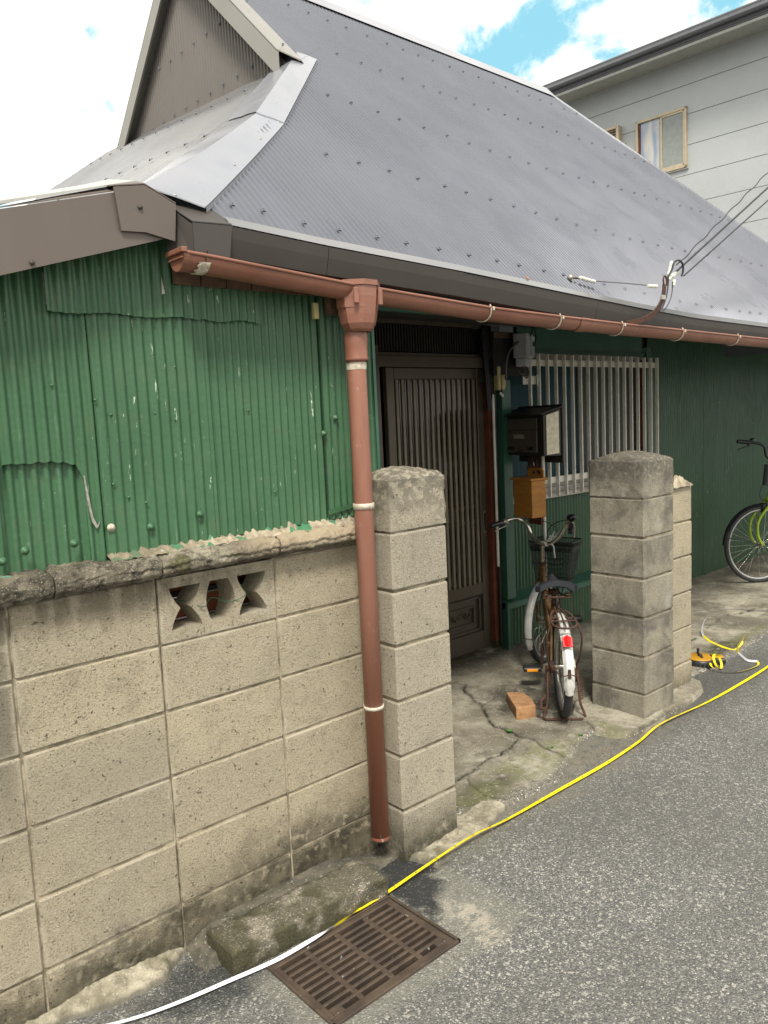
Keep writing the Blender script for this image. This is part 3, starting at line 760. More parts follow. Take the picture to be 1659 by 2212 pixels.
# ---------------- the house ----------------
YR, ZR, YE, ZRG = 4.13, 4.2, 1.96, 3.43
house = thing('corrugated_house', 'low house with a steep grey corrugated metal hipped roof and green corrugated walls', 'house', (4.0, 4.1, 0))
zex = [0.9, 1.175, 1.525, 2.15, 2.83, 3.33, 3.85, 4.75, 6, 8]; zez = [2.165, 2.125, 2.105, 2.08, 2.045, 2.02, 2.0, 1.99, 1.99, 2.0]
def ze(x): return interp(x, zex, zez)
def fz(x, y): return ZR - (ZR - ze(x)) / (YR - YE) * (YR - y)
HX = [.977, 1.764, 2.474]; HY = [2.03, 2.641, 3.313]
def yh(x): return interp(x, HX, HY)
def ytop(x):
    if x < 2.45: return float(np.interp(x, [1.149, 1.865, 2.577], [2.005, 2.605, 3.289])) + .06
    if x < 5.6: return YR
    return YR - (x - 5.6) * 1.24
PITCH = .0278
def corr_cols(x0, x1, pitch, per=6):
    n = int((x1 - x0) / pitch * per); return [x0 + (x1 - x0) * i / n for i in range(n + 1)]
cols = corr_cols(1.145, 7.30, PITCH); NR = 12; vs = []
for x in cols:
    yt = ytop(x); s_ = math.sin(2 * math.pi * x / PITCH)
    wv = .0014 * math.sin(x * 3.1)
    for j in range(NR + 1):
        y = lerp(YE + .008 if x > 1.19 else 2.03, yt, j / NR)
        vs.append((x, y, fz(x, y) + .0085 * s_ + .0016 * fbm(x, y, 0, 1.6) + wv))
mm = MB(); mm.add(vs, [(i * (NR + 1) + j, (i + 1) * (NR + 1) + j, (i + 1) * (NR + 1) + j + 1, i * (NR + 1) + j + 1) for i in range(len(cols) - 1) for j in range(NR)], True)
roof = mm.build('roof', 'roof_metal', house, 'long front slope of fine grey corrugated metal')
# back slope and far hip (plain, out of sight)
mm = MB()
mm.grid(lambda u, v: (lerp(1.0, 7.3, u) , lerp(6.3, 2 * YR - ytop(max(1.0, min(7.28, lerp(1.0, 7.3, u)))), v), fz(4, lerp(1.96, ytop(max(1.0, min(7.28, lerp(1.0, 7.3, u)))), v)) - .01), 40, 2)
mm.build('roof', 'roof_metal', house, 'rear slope behind the ridge')
mm = MB(); mm.add([(5.6, YR, ZR - .01), (7.3, 1.99, 2.0), (7.3, 6.3, 2.0)], [(0, 1, 2)]); mm.build('roof', 'roof_metal', house, 'far hip end')
# left skirt roof
PX = [-.6, .6, .98, 1.764, 2.474]; PF = [1.745, 2.095, 2.21, 2.755, 3.396]; PB = [1.76, 2.090, 2.37, 3.0, 3.56]
def lz(x, y):
    t = max(0, min(1.2, (y - yh(max(x, .977))) / (5.3 - yh(max(x, .977)))))
    return lerp(interp(x, PX, PF), interp(x, PX, PB), t)
yc = corr_cols(2.02, 6.1, PITCH, 5); NX = 16; vs = []
for y in yc:
    xt = min(2.34, interp(y, [2.03, 2.889, 3.325], [.89, 1.787, 2.335]) + .03) if y < 3.313 else (2.34 if y < 5.35 else 2.34 - (y - 5.35) * 1.8)
    s_ = math.sin(2 * math.pi * y / PITCH)
    for j in range(NX + 1):
        x = lerp(-.55, xt, j / NX); vs.append((x, y, lz(x, y) + .0034 * s_ + .003 * fbm(x, y, 2, 3)))
mm = MB(); mm.add(vs, [(i * (NX + 1) + j, i * (NX + 1) + j + 1, (i + 1) * (NX + 1) + j + 1, (i + 1) * (NX + 1) + j) for i in range(len(yc) - 1) for j in range(NX)], True)
lroof = mm.build('roof', 'roof_metal_side', house, 'side slope below the gable')
# gable wall
gx = 2.335; yc = corr_cols(2.95, 5.31, PITCH, 6); vs = []
for y in yc:
    s_ = math.sin(2 * math.pi * y / PITCH) * .0075
    zb = lz(2.34, y) - .02; zt = ZR - abs(y - YR) * .985 - .02
    zt = max(zt, zb + .001)
    for j in range(7): vs.append((gx - s_, y, lerp(zb, zt, j / 6)))
mm = MB(); mm.add(vs, [(i * 7 + j, i * 7 + j + 1, (i + 1) * 7 + j + 1, (i + 1) * 7 + j) for i in range(len(yc) - 1) for j in range(6)], True)
gab = mm.build('gable_wall', 'gable_metal', house)
# rake trims (barge boards) on both sides of the gable
for sg, ylo in ((1, 3.19), (-1, 5.42)):
    a = Vector((0, YR, ZR + .035)); b = Vector((0, ylo, ZR + .035 - abs(YR - ylo) * .985)); h = .115
    mm = MB(); 
    for xa, xb, dz0, dz1 in ((2.262, 2.274, 0, -h),):
        mm.prism([(xa, a.y, a.z + dz0), (xa, b.y, b.z + dz0), (xa, b.y, b.z + dz1), (xa, a.y, a.z + dz1)], (xb - xa, 0, 0))
    mm.prism([(2.262, a.y, a.z + .004), (2.262, b.y, b.z + .004), (2.41, b.y, b.z - .012), (2.41, a.y, a.z - .012)], (0, 0, .006))
    mm.prism([(2.41, a.y, a.z - .012), (2.41, b.y, b.z - .012), (2.425, b.y, b.z - .034), (2.425, a.y, a.z - .034)], (.004, 0, 0))
    mm.build('rake_trim', 'trim_metal', house)
MB().prism([(2.26, YR - .09, ZR - .072), (2.26, YR, ZR + .026), (2.26, YR + .09, ZR - .072), (2.26, YR, ZR + .010)], (3.36, 0, 0)).build('ridge_cap', 'flashing_metal', house)
# hip flashing, three lapped folded sheets
def hp(t):   # fold line
    x = interp(t, [0, 1, 2], HX); y = interp(t, [0, 1, 2], HY); return Vector((x, y, fz(x, y) + .002))
OF = [(1.149, 2.005), (1.865, 2.605), (2.577, 3.289)]; OL = [(.89, 2.03), (1.787, 2.889), (2.335, 3.325)]
def hip_sheet(t0, t1, lift, lbl=None):
    mm = MB(); N = 14
    def fo(t): x = interp(t, [0, 1, 2], [p[0] for p in OF]); y = interp(t, [0, 1, 2], [p[1] for p in OF]); return Vector((x, y, fz(x, y) + .011))
    def lo(t): x = interp(t, [0, 1, 2], [p[0] for p in OL]); y = interp(t, [0, 1, 2], [p[1] for p in OL]); return Vector((x, y, lz(x, y) + .010))
    up_ = Vector((0, 0, lift))
    def f1(u, v):
        t = lerp(t0, t1, u); p = hp(t).lerp(fo(t), v); return p + up_ + Vector((0, 0, .006 * fbm(p.x, p.y, 1, 5) * math.sin(math.pi * v)))
    def f2(u, v):
        t = lerp(t0, t1, u); p = hp(t).lerp(lo(t), v); return p + up_ + Vector((0, 0, .004 * fbm(p.x, p.y, 4, 5) * math.sin(math.pi * v)))
    mm.grid(f1, 40, 8); mm.grid(lambda u, v: f2(u, 1 - v), 40, 8)
    mm.grid(lambda u, v: fo(lerp(t0, t1, u)) + up_ + Vector((.002, -.002, -.016 * v)), 40, 1)
    e0 = [f1(0, v / 8) for v in range(9)]; mm.add(e0 + [p - Vector((0, 0, .004)) for p in e0], [(i, i + 1, i + 10, i + 9) for i in range(8)])
    return mm.build('hip_flashing', 'flashing_metal', house, lbl)
h1 = hip_sheet(0.0, 1.02, 0.0); h2 = hip_sheet(.995, 2.0, .005)
for (x, y) in [(1.08, 2.015), (1.16, 2.05), (1.42, 2.25), (1.66, 2.45), (1.85, 2.60), (2.02, 2.77), (2.25, 2.98), (2.44, 3.16)]:
    MB().lathe([(0, .0), (.007, 0), (.0065, .003), (.003, .0055), (0, .006)], (x - .012, y + .008, fz(x, y) + .012), 10).build('screw', 'galvanised', h1)
# far hip cap and verge
mm = MB(); 
def fhp(u, v): x = lerp(5.58, 7.30, u); y = YR - (x - 5.6) * 1.24; return Vector((x + lerp(-.05, .05, v), y + .01, fz(x, y) + .022 - abs(v - .5) * .02))
mm.grid(fhp, 20, 2); mm.build('hip_flashing', 'flashing_metal', house, 'narrow cap on the far hip')
# fascia along the front eave: one folded sheet per length
fx = [1.195, 1.54, 2.15, 3.0, 3.62, 4.5, 5.6, 7.3]
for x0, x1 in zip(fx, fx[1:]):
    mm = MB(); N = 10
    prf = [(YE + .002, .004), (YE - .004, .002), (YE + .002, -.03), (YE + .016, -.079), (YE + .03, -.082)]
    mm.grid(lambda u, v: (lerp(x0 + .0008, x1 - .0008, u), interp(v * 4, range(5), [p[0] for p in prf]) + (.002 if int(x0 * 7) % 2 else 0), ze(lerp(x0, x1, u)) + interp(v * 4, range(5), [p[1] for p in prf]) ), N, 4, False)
    mm.build('fascia', 'fascia_shaded', house)
for x0, x1 in zip(fx, fx[1:]): MB().grid(lambda u, v: (lerp(x0, x1, u), YE + .030 * v - .006, ze(lerp(x0, x1, u)) + .0055 + .029 * v), 10, 1, False).build('eave_flashing', 'roof_metal_side', house)
# corner pieces of the front fascia
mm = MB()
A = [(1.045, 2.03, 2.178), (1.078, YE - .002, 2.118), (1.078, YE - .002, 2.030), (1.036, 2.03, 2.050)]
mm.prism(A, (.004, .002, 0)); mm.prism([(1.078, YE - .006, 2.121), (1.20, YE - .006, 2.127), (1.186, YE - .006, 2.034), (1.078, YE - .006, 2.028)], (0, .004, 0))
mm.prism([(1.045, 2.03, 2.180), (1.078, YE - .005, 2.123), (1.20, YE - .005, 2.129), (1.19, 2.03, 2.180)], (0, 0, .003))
mm.build('fascia', 'fascia_shaded', house, 'boxed corner piece')
# left verge fascia rising to the hip
mm = MB()
mm.prism([(-.6, 2.0, 1.755), (.605, 2.0, 2.102), (.98, 2.0, 2.208), (1.045, 2.0, 2.176), (1.035, 2.0, 2.086), (.59, 2.0, 1.949), (-.6, 2.0, 1.585)], (0, .006, 0))
mm.prism([(-.6, 2.0, 1.757), (.605, 2.0, 2.104), (.98, 2.0, 2.210), (.95, 2.07, 2.228), (.605, 2.07, 2.116), (-.6, 2.07, 1.768)], (0, 0, .003))
verge = mm.build('fascia', 'fascia_metal', house, 'wide verge board over the green wall')
mm = MB(); mm.prism([(.882, 1.990, 2.192), (.966, 1.990, 2.209), (1.052, 1.990, 2.172), (1.042, 1.990, 2.075), (.96, 1.990, 2.089), (.893, 1.990, 2.085)], (0, .005, 0))
mm.prism([(.882, 1.990, 2.194), (.966, 1.990, 2.211), (1.052, 1.990, 2.174), (1.05, 2.05, 2.19), (.966, 2.05, 2.232), (.88, 2.05, 2.206)], (0, 0, .003))
mm.build('fascia', 'fascia_metal', house, 'cap piece lapped over the corner')
mm = MB(); mm.prism([(-.6, 2.03, 1.772), (.605, 2.03, 2.118), (.96, 2.03, 2.225), (.92, 2.10, 2.24), (.605, 2.12, 2.13), (-.6, 2.12, 1.785)], (0, 0, .004))
mm.build('verge_flashing', 'eave_trim', house)
for x, z in ((.665, 1.985), (.948, 2.150)): MB().lathe([(.0065, 0), (.0065, .002), (.003, .004), (0, .005)], (x, 1.997 - (.01 if x > .9 else 0), z), 10, Matrix.Rotation(math.pi / 2, 3, 'X')).build('screw', 'fascia_shaded', verge)

# umbrella nails: each a saddle washer with a dome head
sl_ = math.atan(.96)
nm = MB()
nm.grid(lambda u, v: (.0085 * math.cos(math.pi * u), lerp(-.009, .007, v), .006 * math.sin(math.pi * u) + .003), 8, 2)
nm.add([(.0085 * math.cos(math.pi * u / 8), -.0092, .006 * math.sin(math.pi * u / 8) + .003) for u in range(9)], [tuple(range(9))])
nm.lathe([(.0045, .008), (.004, .0105), (.002, .012), (0, .0122)], (0, .002, 0), 7)
for k in range(len(nm.v)): nm.v[k] = tuple(q * .86 for q in nm.v[k])
nail_me = nm.mesh('nail', 'roof_metal')
rotN = Matrix.Rotation(sl_, 3, 'X')
rows = [(2.05, 1.24), (2.47, 1.78), (2.95, 2.2), (3.45, 2.7), (3.87, 2.7)]
spots = []
rn = random.Random(2)
for ry, xs0 in rows:
    x = xs0
    while True:
        x += PITCH * rn.choice([5, 5, 6, 6, 6])
        if x > 7.2 or ytop(x) < ry + .1: break
        spots.append((x, ry + .012 * math.sin(x * 2 + ry) + (x - 2) * .003))
spots = [(1.272, 2.045), (1.375, 2.052)] + [s for s in spots if not (s[1] < 2.1 and s[0] < 1.42)]
def snap(x): return (math.floor(x / PITCH) + .25) * PITCH
spots.sort(key=lambda s: s[0])
for k, (x, y) in enumerate(spots[:290]):
    x = snap(x); link('nail', nail_me, roof, loc=(x, y, fz(x, y) + .0085), rot=rotN)
# nails on the gable and on the side slope
rg = Matrix.Rotation(-math.pi / 2, 3, 'Y') @ Matrix.Rotation(math.pi / 2, 3, 'Z')
for row, (z0, n) in enumerate(((3.36, 16), (3.66, 11), (3.95, 6))):
    for k in range(n):
        y = 3.22 + row * .28 + k * .14 * (1 if row == 0 else 1)
        if y > 2 * YR - (3.22 + row * .28): break
        link('nail', nail_me, gab, loc=(gx - .008, y, z0 + .05 * (y - 3.2) / 2), rot=rg)
rl = Matrix.Rotation(-.62, 3, 'Y') @ Matrix.Rotation(math.pi / 2, 3, 'Z')
for x, y0, y1 in ((2.15, 3.3, 5.2), (1.6, 2.75, 5.4), (1.05, 2.3, 5.6)):
    y = y0
    while y < y1: link('nail', nail_me, lroof, loc=(x, y, lz(x, y) + .009), rot=rl); y += .155

# ---------------- walls ----------------
def cor_wall(name, x0, x1, y, zb, zt, pitch, amp, mt, parent, label=None, rows=8, per=7, ph=0.0, zb_j=0.0):
    n = max(4, int((x1 - x0) / pitch * per)); vs = []
    for i in range(n + 1):
        x = lerp(x0, x1, i / n); s_ = math.sin(2 * math.pi * x / pitch + ph); s_ = math.copysign(abs(s_) ** .8, s_)
        b_ = (zb(x) if callable(zb) else zb) + zb_j * nz(x, 0, 4, 40); t_ = zt(x) if callable(zt) else zt
        for j in range(rows + 1):
            z = lerp(b_, t_, j / rows); vs.append((x, y - amp * s_ + .0025 * fbm(x, z, 3, 4), z))
    mm = MB(); mm.add(vs, [(i * (rows + 1) + j, (i + 1) * (rows + 1) + j, (i + 1) * (rows + 1) + j + 1, i * (rows + 1) + j + 1) for i in range(n) for j in range(rows)], True)
    return mm.build(name, mt, parent, label)
def vtop(x): return interp(x, [-.6, .605, 1.0, 1.05, 1.82], [1.70, 2.06, 2.16, 2.12, 2.10])
P1 = .0312
def ptop(x): return interp(x, [.562, .567, .585, .70, .745, .765, .775, .783], [1.33, 1.47, 1.503, 1.503, 1.497, 1.49, 1.475, 1.45]) + .0016 * math.sin(x * 190) + .003 * nz(x, 0, 1, 35)
cor_wall('wall_sheet', -.6, .830, 2.112, lambda x: ptop(x) if .564 < x < .783 else 1.217 + .004 * math.sin(x * 20), lambda x: vtop(x), P1, .0052, 'green_paint', house, per=11)
cor_wall('wall_sheet', .826, 1.185, 2.106, 1.235, lambda x: vtop(x), P1, .0052, 'green_paint', house, zb_j=.01, ph=.3)
cor_wall('wall_sheet', 1.158, 1.595, 2.104, 1.24, lambda x: vtop(x), .0272, .0048, 'green_paint', house, zb_j=.01, ph=.9)
cor_wall('wall_sheet', 1.585, 1.82, 2.097, 1.245, lambda x: vtop(x), .0272, .0048, 'green_paint', house, ph=.2)
cor_wall('wall_sheet', .722, 1.158, 2.094, lambda x: 1.888 + .003 * math.sin(x * 30) - .002 * (x > 1.1), lambda x: vtop(x) - .005, P1, .0050, 'green_paint', house, 'upper sheet lapped over the lower one', ph=.1)
cor_wall('wall_sheet', 1.156, 1.36, 2.091, lambda x: 1.886 + .004 * math.sin(x * 40), lambda x: vtop(x) - .006, .0272, .0046, 'green_paint', house, 'upper lapped sheet end', ph=.9)
# patch with rounded upper corners near the left edge
cor_wall('wall_patch', .545, .822, 2.127, 1.212, 1.53, P1, .0052, 'green_paint', house, per=9)
MB().prism([(.784, 2.1035, 1.46), (.790, 2.1035, 1.40), (.797, 2.1035, 1.345), (.806, 2.1035, 1.322), (.815, 2.1035, 1.335), (.812, 2.1035, 1.325), (.803, 2.1035, 1.314), (.792, 2.1035, 1.335), (.785, 2.1035, 1.39), (.780, 2.1035, 1.46)], (0, .002, 0)).build('bare_metal_edge', 'galvanised', house)
MB().prism([(.7205, 2.0985, 1.985), (.7245, 2.0985, 1.985), (.7255, 2.0985, 1.905), (.7225, 2.0985, 1.905)], (0, .002, 0)).build('bare_metal_edge', 'galvanised', house)
MB().prism([(1.717, 2.089, 1.345), (1.738, 2.089, 1.345), (1.742, 2.089, 1.235), (1.722, 2.089, 1.235)], (0, .002, 0)).build('bare_metal_edge', 'galvanised', house)
MB().prism([(1.03, 2.093, 2.0), (1.045, 2.093, 2.0), (1.052, 2.093, 1.953), (1.036, 2.093, 1.948)], (0, .002, 0)).build('bare_metal_edge', 'galvanised', house)
sc_ = MB().lathe([(.0115, 0), (.0112, .002), (.006, .004), (.0055, .008), (.003, .0095), (0, .010)], (0, 0, 0), 12, Matrix.Rotation(math.pi / 2, 3, 'X')).mesh('screw', 'green_paint')
sm_ = MB().lathe([(.0045, 0), (.004, .0025), (0, .0035)], (0, 0, 0), 8, Matrix.Rotation(math.pi / 2, 3, 'X')).mesh('screw', 'green_paint')
for x, z in ((.556, 1.262), (.612, 1.281), (.737, 1.283), (.955, 1.300), (1.112, 1.318), (1.635, 1.585), (1.583, 1.535)): link('screw', sc_, house, loc=(x, 2.098 - (.008 if x > 1.2 else 0), z))
link('screw', MB().lathe([(.0115, 0), (.0112, .002), (.006, .004), (.0055, .008), (.003, .0095), (0, .010)], (0, 0, 0), 12, Matrix.Rotation(math.pi / 2, 3, 'X')).mesh('screw', 'pale_band'), house, loc=(.842, 2.101, 1.312))
for x, z in ((.86, 1.43), (.90, 1.39), (.95, 1.37), (1.0, 1.62), (1.06, 1.60), (1.07, 1.75), (.87, 1.62), (.83, 1.66), (.72, 1.70), (1.38, 1.36), (1.30, 1.62)): link('screw', sm_, house, loc=(x, 2.104 - (.008 if x > 1.2 else 0), z))
MB().prism([(1.585, 2.089, 1.277), (1.725, 2.086, 1.296), (1.725, 2.086, 1.281), (1.585, 2.089, 1.262)], (0, .003, 0)).build('clamp_strap', 'green_paint', house)
# return wall at the porch and the boards under the eave
MB().box((1.823, 2.76, 1.12), (.012, 1.33, 2.20)).build('wall', 'green_flat', house, 'return wall beside the porch')
MB().box((-.6, 2.8, .9), (.01, 1.36, 1.7)).build('wall', 'green_flat', house, 'end wall on the left')
mm = MB(); xx = 1.075
while xx < 1.60:
    wq = .085; mm.box((xx + wq / 2, 2.085, 2.035), (wq - .004, .012, .11)); xx += wq
mm.build('eave_board', 'brown_board', house)
MB().box((1.625, 2.06, 2.0), (.045, .03, .16)).build('rafter_end', 'brown_board', house)
MB().box((1.56, 2.07, 1.93), (.018, .012, .05)).build('wooden_peg', 'cream_plastic', house)
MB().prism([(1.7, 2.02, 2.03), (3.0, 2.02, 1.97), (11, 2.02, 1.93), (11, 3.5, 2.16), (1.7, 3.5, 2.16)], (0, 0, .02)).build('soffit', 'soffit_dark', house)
MB().box((5.1, 2.17, 2.00), (6.6, .02, .07)).build('eave_beam', 'green_flat', house)
MB().box((2.34, 3.52, 1.1), (.98, .04, 2.2)).build('wall', 'green_flat', house, 'wall left of the entrance')
MB().box((3.38, 3.50, 2.18), (1.14, .04, .12)).build('wall', 'dark_timber', house, 'header above the transom')
# inside floor block closes the entrance bottom
MB().box((3.45, 3.44, .012), (1.05, .20, .04), .004).build('threshold', 'rough_concrete', house)

# facade right of the entrance (plane y = 3.43)
FY = 3.43
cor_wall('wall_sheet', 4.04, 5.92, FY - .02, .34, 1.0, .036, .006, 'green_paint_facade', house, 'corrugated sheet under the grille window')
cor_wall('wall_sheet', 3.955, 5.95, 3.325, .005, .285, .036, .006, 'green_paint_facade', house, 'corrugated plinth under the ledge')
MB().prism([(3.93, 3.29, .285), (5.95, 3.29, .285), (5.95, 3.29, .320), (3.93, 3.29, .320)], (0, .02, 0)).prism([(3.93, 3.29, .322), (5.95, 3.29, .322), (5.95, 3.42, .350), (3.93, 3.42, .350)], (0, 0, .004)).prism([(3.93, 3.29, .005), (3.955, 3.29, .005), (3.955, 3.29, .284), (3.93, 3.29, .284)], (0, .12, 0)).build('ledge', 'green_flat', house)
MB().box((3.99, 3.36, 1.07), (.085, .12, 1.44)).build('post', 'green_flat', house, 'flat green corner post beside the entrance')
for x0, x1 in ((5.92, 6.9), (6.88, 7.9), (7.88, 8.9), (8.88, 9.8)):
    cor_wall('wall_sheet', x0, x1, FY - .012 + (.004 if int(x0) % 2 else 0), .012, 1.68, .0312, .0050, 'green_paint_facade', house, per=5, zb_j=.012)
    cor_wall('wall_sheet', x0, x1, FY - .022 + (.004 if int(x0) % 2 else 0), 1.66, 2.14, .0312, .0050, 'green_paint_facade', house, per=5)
MB().box((5.09, FY + .03, .5), (2.2, .04, 1.02)).build('wall', 'green_flat', house, 'wall backing under the window')
MB().box((7.9, FY + .03, 1.05), (4.1, .04, 2.2)).build('wall', 'dark_timber', house, 'wall backing on the right')
mm = MB(); mm.box((4.98, 3.385, 2.07), (1.56, .03, .15)).box((4.98, 3.368, 1.985), (1.56, .03, .018)); mm.build('lintel', 'green_flat', house)
MB().box((5.86, 3.40, 1.5), (.06, .07, 1.1)).build('post', 'green_flat', house, 'dark post at the right of the window')
MB().box((5.79, 3.39, 1.45), (.035, .05, 1.0)).build('post', 'red_wood', house, 'brown post inside the right grille end')

# porch posts, conduits
MB().box((3.905, 3.39, .95), (.05, .06, 1.76)).build('post', 'red_wood', house, 'weathered red-brown door post')
MB().box((3.905, 3.388, .06), (.048, .055, .12)).build('post_base', 'rough_concrete', house)
MB().tube([(3.893, 3.33, 1.70), (3.895, 3.33, .58)], .009, 8).build('conduit', 'white_alu', house)
MB().tube([(3.925, 3.345, 2.1), (3.925, 3.345, .04)], .014, 8).build('conduit', 'cable_black', house)
for k, (x, r_) in enumerate(((3.835, .008), (3.85, .006), (3.868, .007), (3.82, .006))): MB().tube(cr([(x, 3.34, 2.12), (x - .004, 3.33, 2.0), (x + .012, 3.33, 1.8), (x + .028, 3.335, 1.6)], 5), r_, 6).build('cable', 'cable_black', house)

# entrance: frame, transom, sliding doors
DY = 3.40
MB().box((3.45, 3.56, 1.1), (1.4, .02, 2.3)).build('hall_dark', 'glass_dark', house)
mm = MB(); mm.box((2.925, DY, 1.0), (.05, .10, 1.98)).box((3.895 - .0, DY + .03, 1.0), (.045, .04, 1.98)).box((3.40, DY, 1.902), (.93, .09, .062)).box((3.40, DY + .005, 1.945), (.90, .07, .018)).box((3.38, DY + .01, 2.135), (.95, .06, .03))
mm.build('door_frame', 'door_bronze', house)
tr = link('transom', MB().box((3.375, DY + .045, 2.04), (.87, .006, .17)).mesh('transom', 'glass_dark'), house)
tsl = MB().box((0, 0, 0), (.011, .02, .155)).mesh('slat', 'door_dark')
for k in range(38): link('slat', tsl, tr, loc=(2.96 + k * .0223, DY + .005, 2.04))
dl = link('sliding_door', MB().box((3.066, DY + .01, .95), (.060, .035, 1.84), .003).box((3.842, DY + .01, .95), (.060, .035, 1.84), .003).box((3.454, DY + .01, 1.836), (.714, .034, .065), .003)
    .box((3.454, DY + .012, .440), (.714, .03, .075), .002).box((3.454, DY + .012, .095), (.714, .03, .12), .002).mesh('sliding_door', 'door_bronze'), house)
MB().box((3.454, DY + .030, 1.14), (.72, .006, 1.34)).build('pane', 'glass_dark', dl)
sm2 = MB().box((0, 0, 0), (.021, .018, 1.325), .002).mesh('slat', 'slat_bronze')
for k in range(15): link('slat', sm2, dl, loc=(3.122 + k * .0474, DY + .004, 1.140))
for z in (.885, .985): MB().box((3.454, DY + .020, z), (.714, .010, .022)).build('rail', 'door_bronze', dl)
mm = MB().box((3.454, DY + .022, .28), (.714, .012, .26)).box((3.454, DY + .008, .385), (.66, .02, .012)).box((3.454, DY + .008, .175), (.66, .02, .012)).box((3.13, DY + .008, .28), (.012, .02, .222)).box((3.778, DY + .008, .28), (.012, .02, .222))
mm.box((3.454, DY + .004, .335), (.54, .016, .008)).box((3.454, DY + .004, .225), (.54, .016, .008)).box((3.19, DY + .004, .28), (.008, .016, .118)).box((3.718, DY + .004, .28), (.008, .016, .118))
mm.build('kick_panel', 'door_bronze', dl)
mm = MB()
for k in range(9):
    cx_ = 3.235 + k * .055; mm.tube(cr([(cx_ - .028, DY + .012, .28 + .02 * (-1) ** k), (cx_, DY + .008, .28 - .022 * (-1) ** k), (cx_ + .028, DY + .012, .28 + .02 * (-1) ** k)], 5), .005, 5)
    mm.tube([(cx_ + .014 * math.cos(a), DY + .012, .28 + .014 * math.sin(a)) for a in [i * .7 for i in range(9)]], .003, 5)
mm.build('carving', 'door_bronze', dl)
mm = MB().box((3.842, DY - .010, .88), (.026, .006, .15), .002); mm.build('handle', 'slat_bronze', dl); MB().box((3.842, DY - .0145, .88), (.012, .004, .12)).build('handle_recess', 'glass_dark', dl)
dl2 = link('sliding_door', MB().box((2.965, DY + .055, .95), (.03, .03, 1.84), .003).mesh('sliding_door', 'white_alu'), house, 'rear sliding leaf, mostly hidden')
MB().box((3.01, DY + .075, 1.0), (.09, .006, 1.7)).build('pane', 'glass_dark', dl2)
MB().box((3.005, DY + .06, 1.0), (.008, .02, 1.7)).build('slat', 'red_wood', dl2)
MB().box((3.862, DY - .012, 1.80), (.018, .008, .03)).build('sticker', 'green_flat', dl)

# grille window
wn = link('window', MB().box((4.96, FY + .0, 1.965), (1.86, .06, .03)).box((4.96, FY, 1.02), (1.86, .07, .035)).box((4.06, FY - .01, 1.49), (.04, .06, .96)).box((5.84, FY, 1.49), (.03, .06, .96)).mesh('window', 'window_frame'), house)
MB().box((4.955, FY - .045, .998), (1.85, .06, .014)).box((4.955, FY - .075, .985), (1.85, .012, .03)).build('sill', 'window_frame', wn)
for x0, x1, y_, mt in ((4.09, 4.98, FY - .006, 'curtain_teal'), (4.94, 5.82, FY + .014, 'curtain_grey')):
    MB().box(((x0 + x1) / 2, y_, 1.49), (x1 - x0, .006, .90)).build('pane', mt, wn)
    mm = MB()
    for a_, b_, c_, d_ in ((x0, x0 + .028, 1.04, 1.95), (x1 - .028, x1, 1.04, 1.95), (x0, x1, 1.925, 1.95), (x0, x1, 1.04, 1.065)): mm.box(((a_ + b_) / 2, y_ - .006, (c_ + d_) / 2), (b_ - a_, .016, d_ - c_))
    mm.build('sash', 'window_frame', wn)
gr = link('window_grille', MB().box((5.03, 3.318, 1.905), (1.70, .012, .042)).box((5.03, 3.318, 1.100), (1.70, .012, .042)).mesh('window_grille', 'white_alu'), house)
gb = MB().box((0, 0, 0), (.011, .026, .975), .0015).mesh('bar', 'white_alu')
for k in range(18): link('bar', gb, gr, loc=(4.236 + k * (5.862 - 4.236) / 17, 3.298, 1.475))
mm = MB()
for z in (1.905, 1.10): mm.box((4.15, 3.36, z), (.10, .10, .012)); mm.box((4.11, 3.37, z - .03), (.03, .09, .10))
mm.build('bracket', 'door_dark', gr)
mm = MB().box((4.33, 3.30, 1.79), (.032, .004, .075), .001); mm.box((4.26, 3.32, 1.79), (.14, .004, .055)); mm.build('bracket', 'white_alu', gr)

# ---------------- gutter and downpipe ----------------
GX = [.995, 1.07, 1.63, 2.3, 2.78, 3.24, 3.74, 4.82, 7.3]; GZ = [2.040, 2.038, 1.997, 1.963, 1.952, 1.943, 1.938, 1.925, 1.915]
def gz(x): return interp(x, GX, GZ)
gy, gr_ = 1.982, .041
def gut(x0, x1, name='gutter', rr=gr_, dz=0.0, n=30, mt='gutter_plastic', parent=house):
    mm = MB(); K = 12
    def f(u, v): a = math.pi * v; x = lerp(x0, x1, u); return (x, gy - rr * math.cos(a), gz(x) + dz - rr * 1.05 * math.sin(a))
    mm.grid(f, n, K); mm.grid(lambda u, v: (lambda p: (p[0], gy + (p[1] - gy) * .94, gz(p[0]) + dz + (p[2] - gz(p[0]) - dz) * .94))(f(u, 1 - v)), n, K)
    mm.tube([(lerp(x0, x1, u / n), gy - rr, gz(lerp(x0, x1, u / n)) + dz) for u in range(n + 1)], .0055, 8); mm.tube([(lerp(x0, x1, u / n), gy + rr, gz(lerp(x0, x1, u / n)) + dz) for u in range(n + 1)], .0045, 6)
    return mm.build(name, mt, parent)
g0 = gut(1.045, 2.86); g1 = gut(2.86, 4.85); g2 = gut(4.85, 7.2)
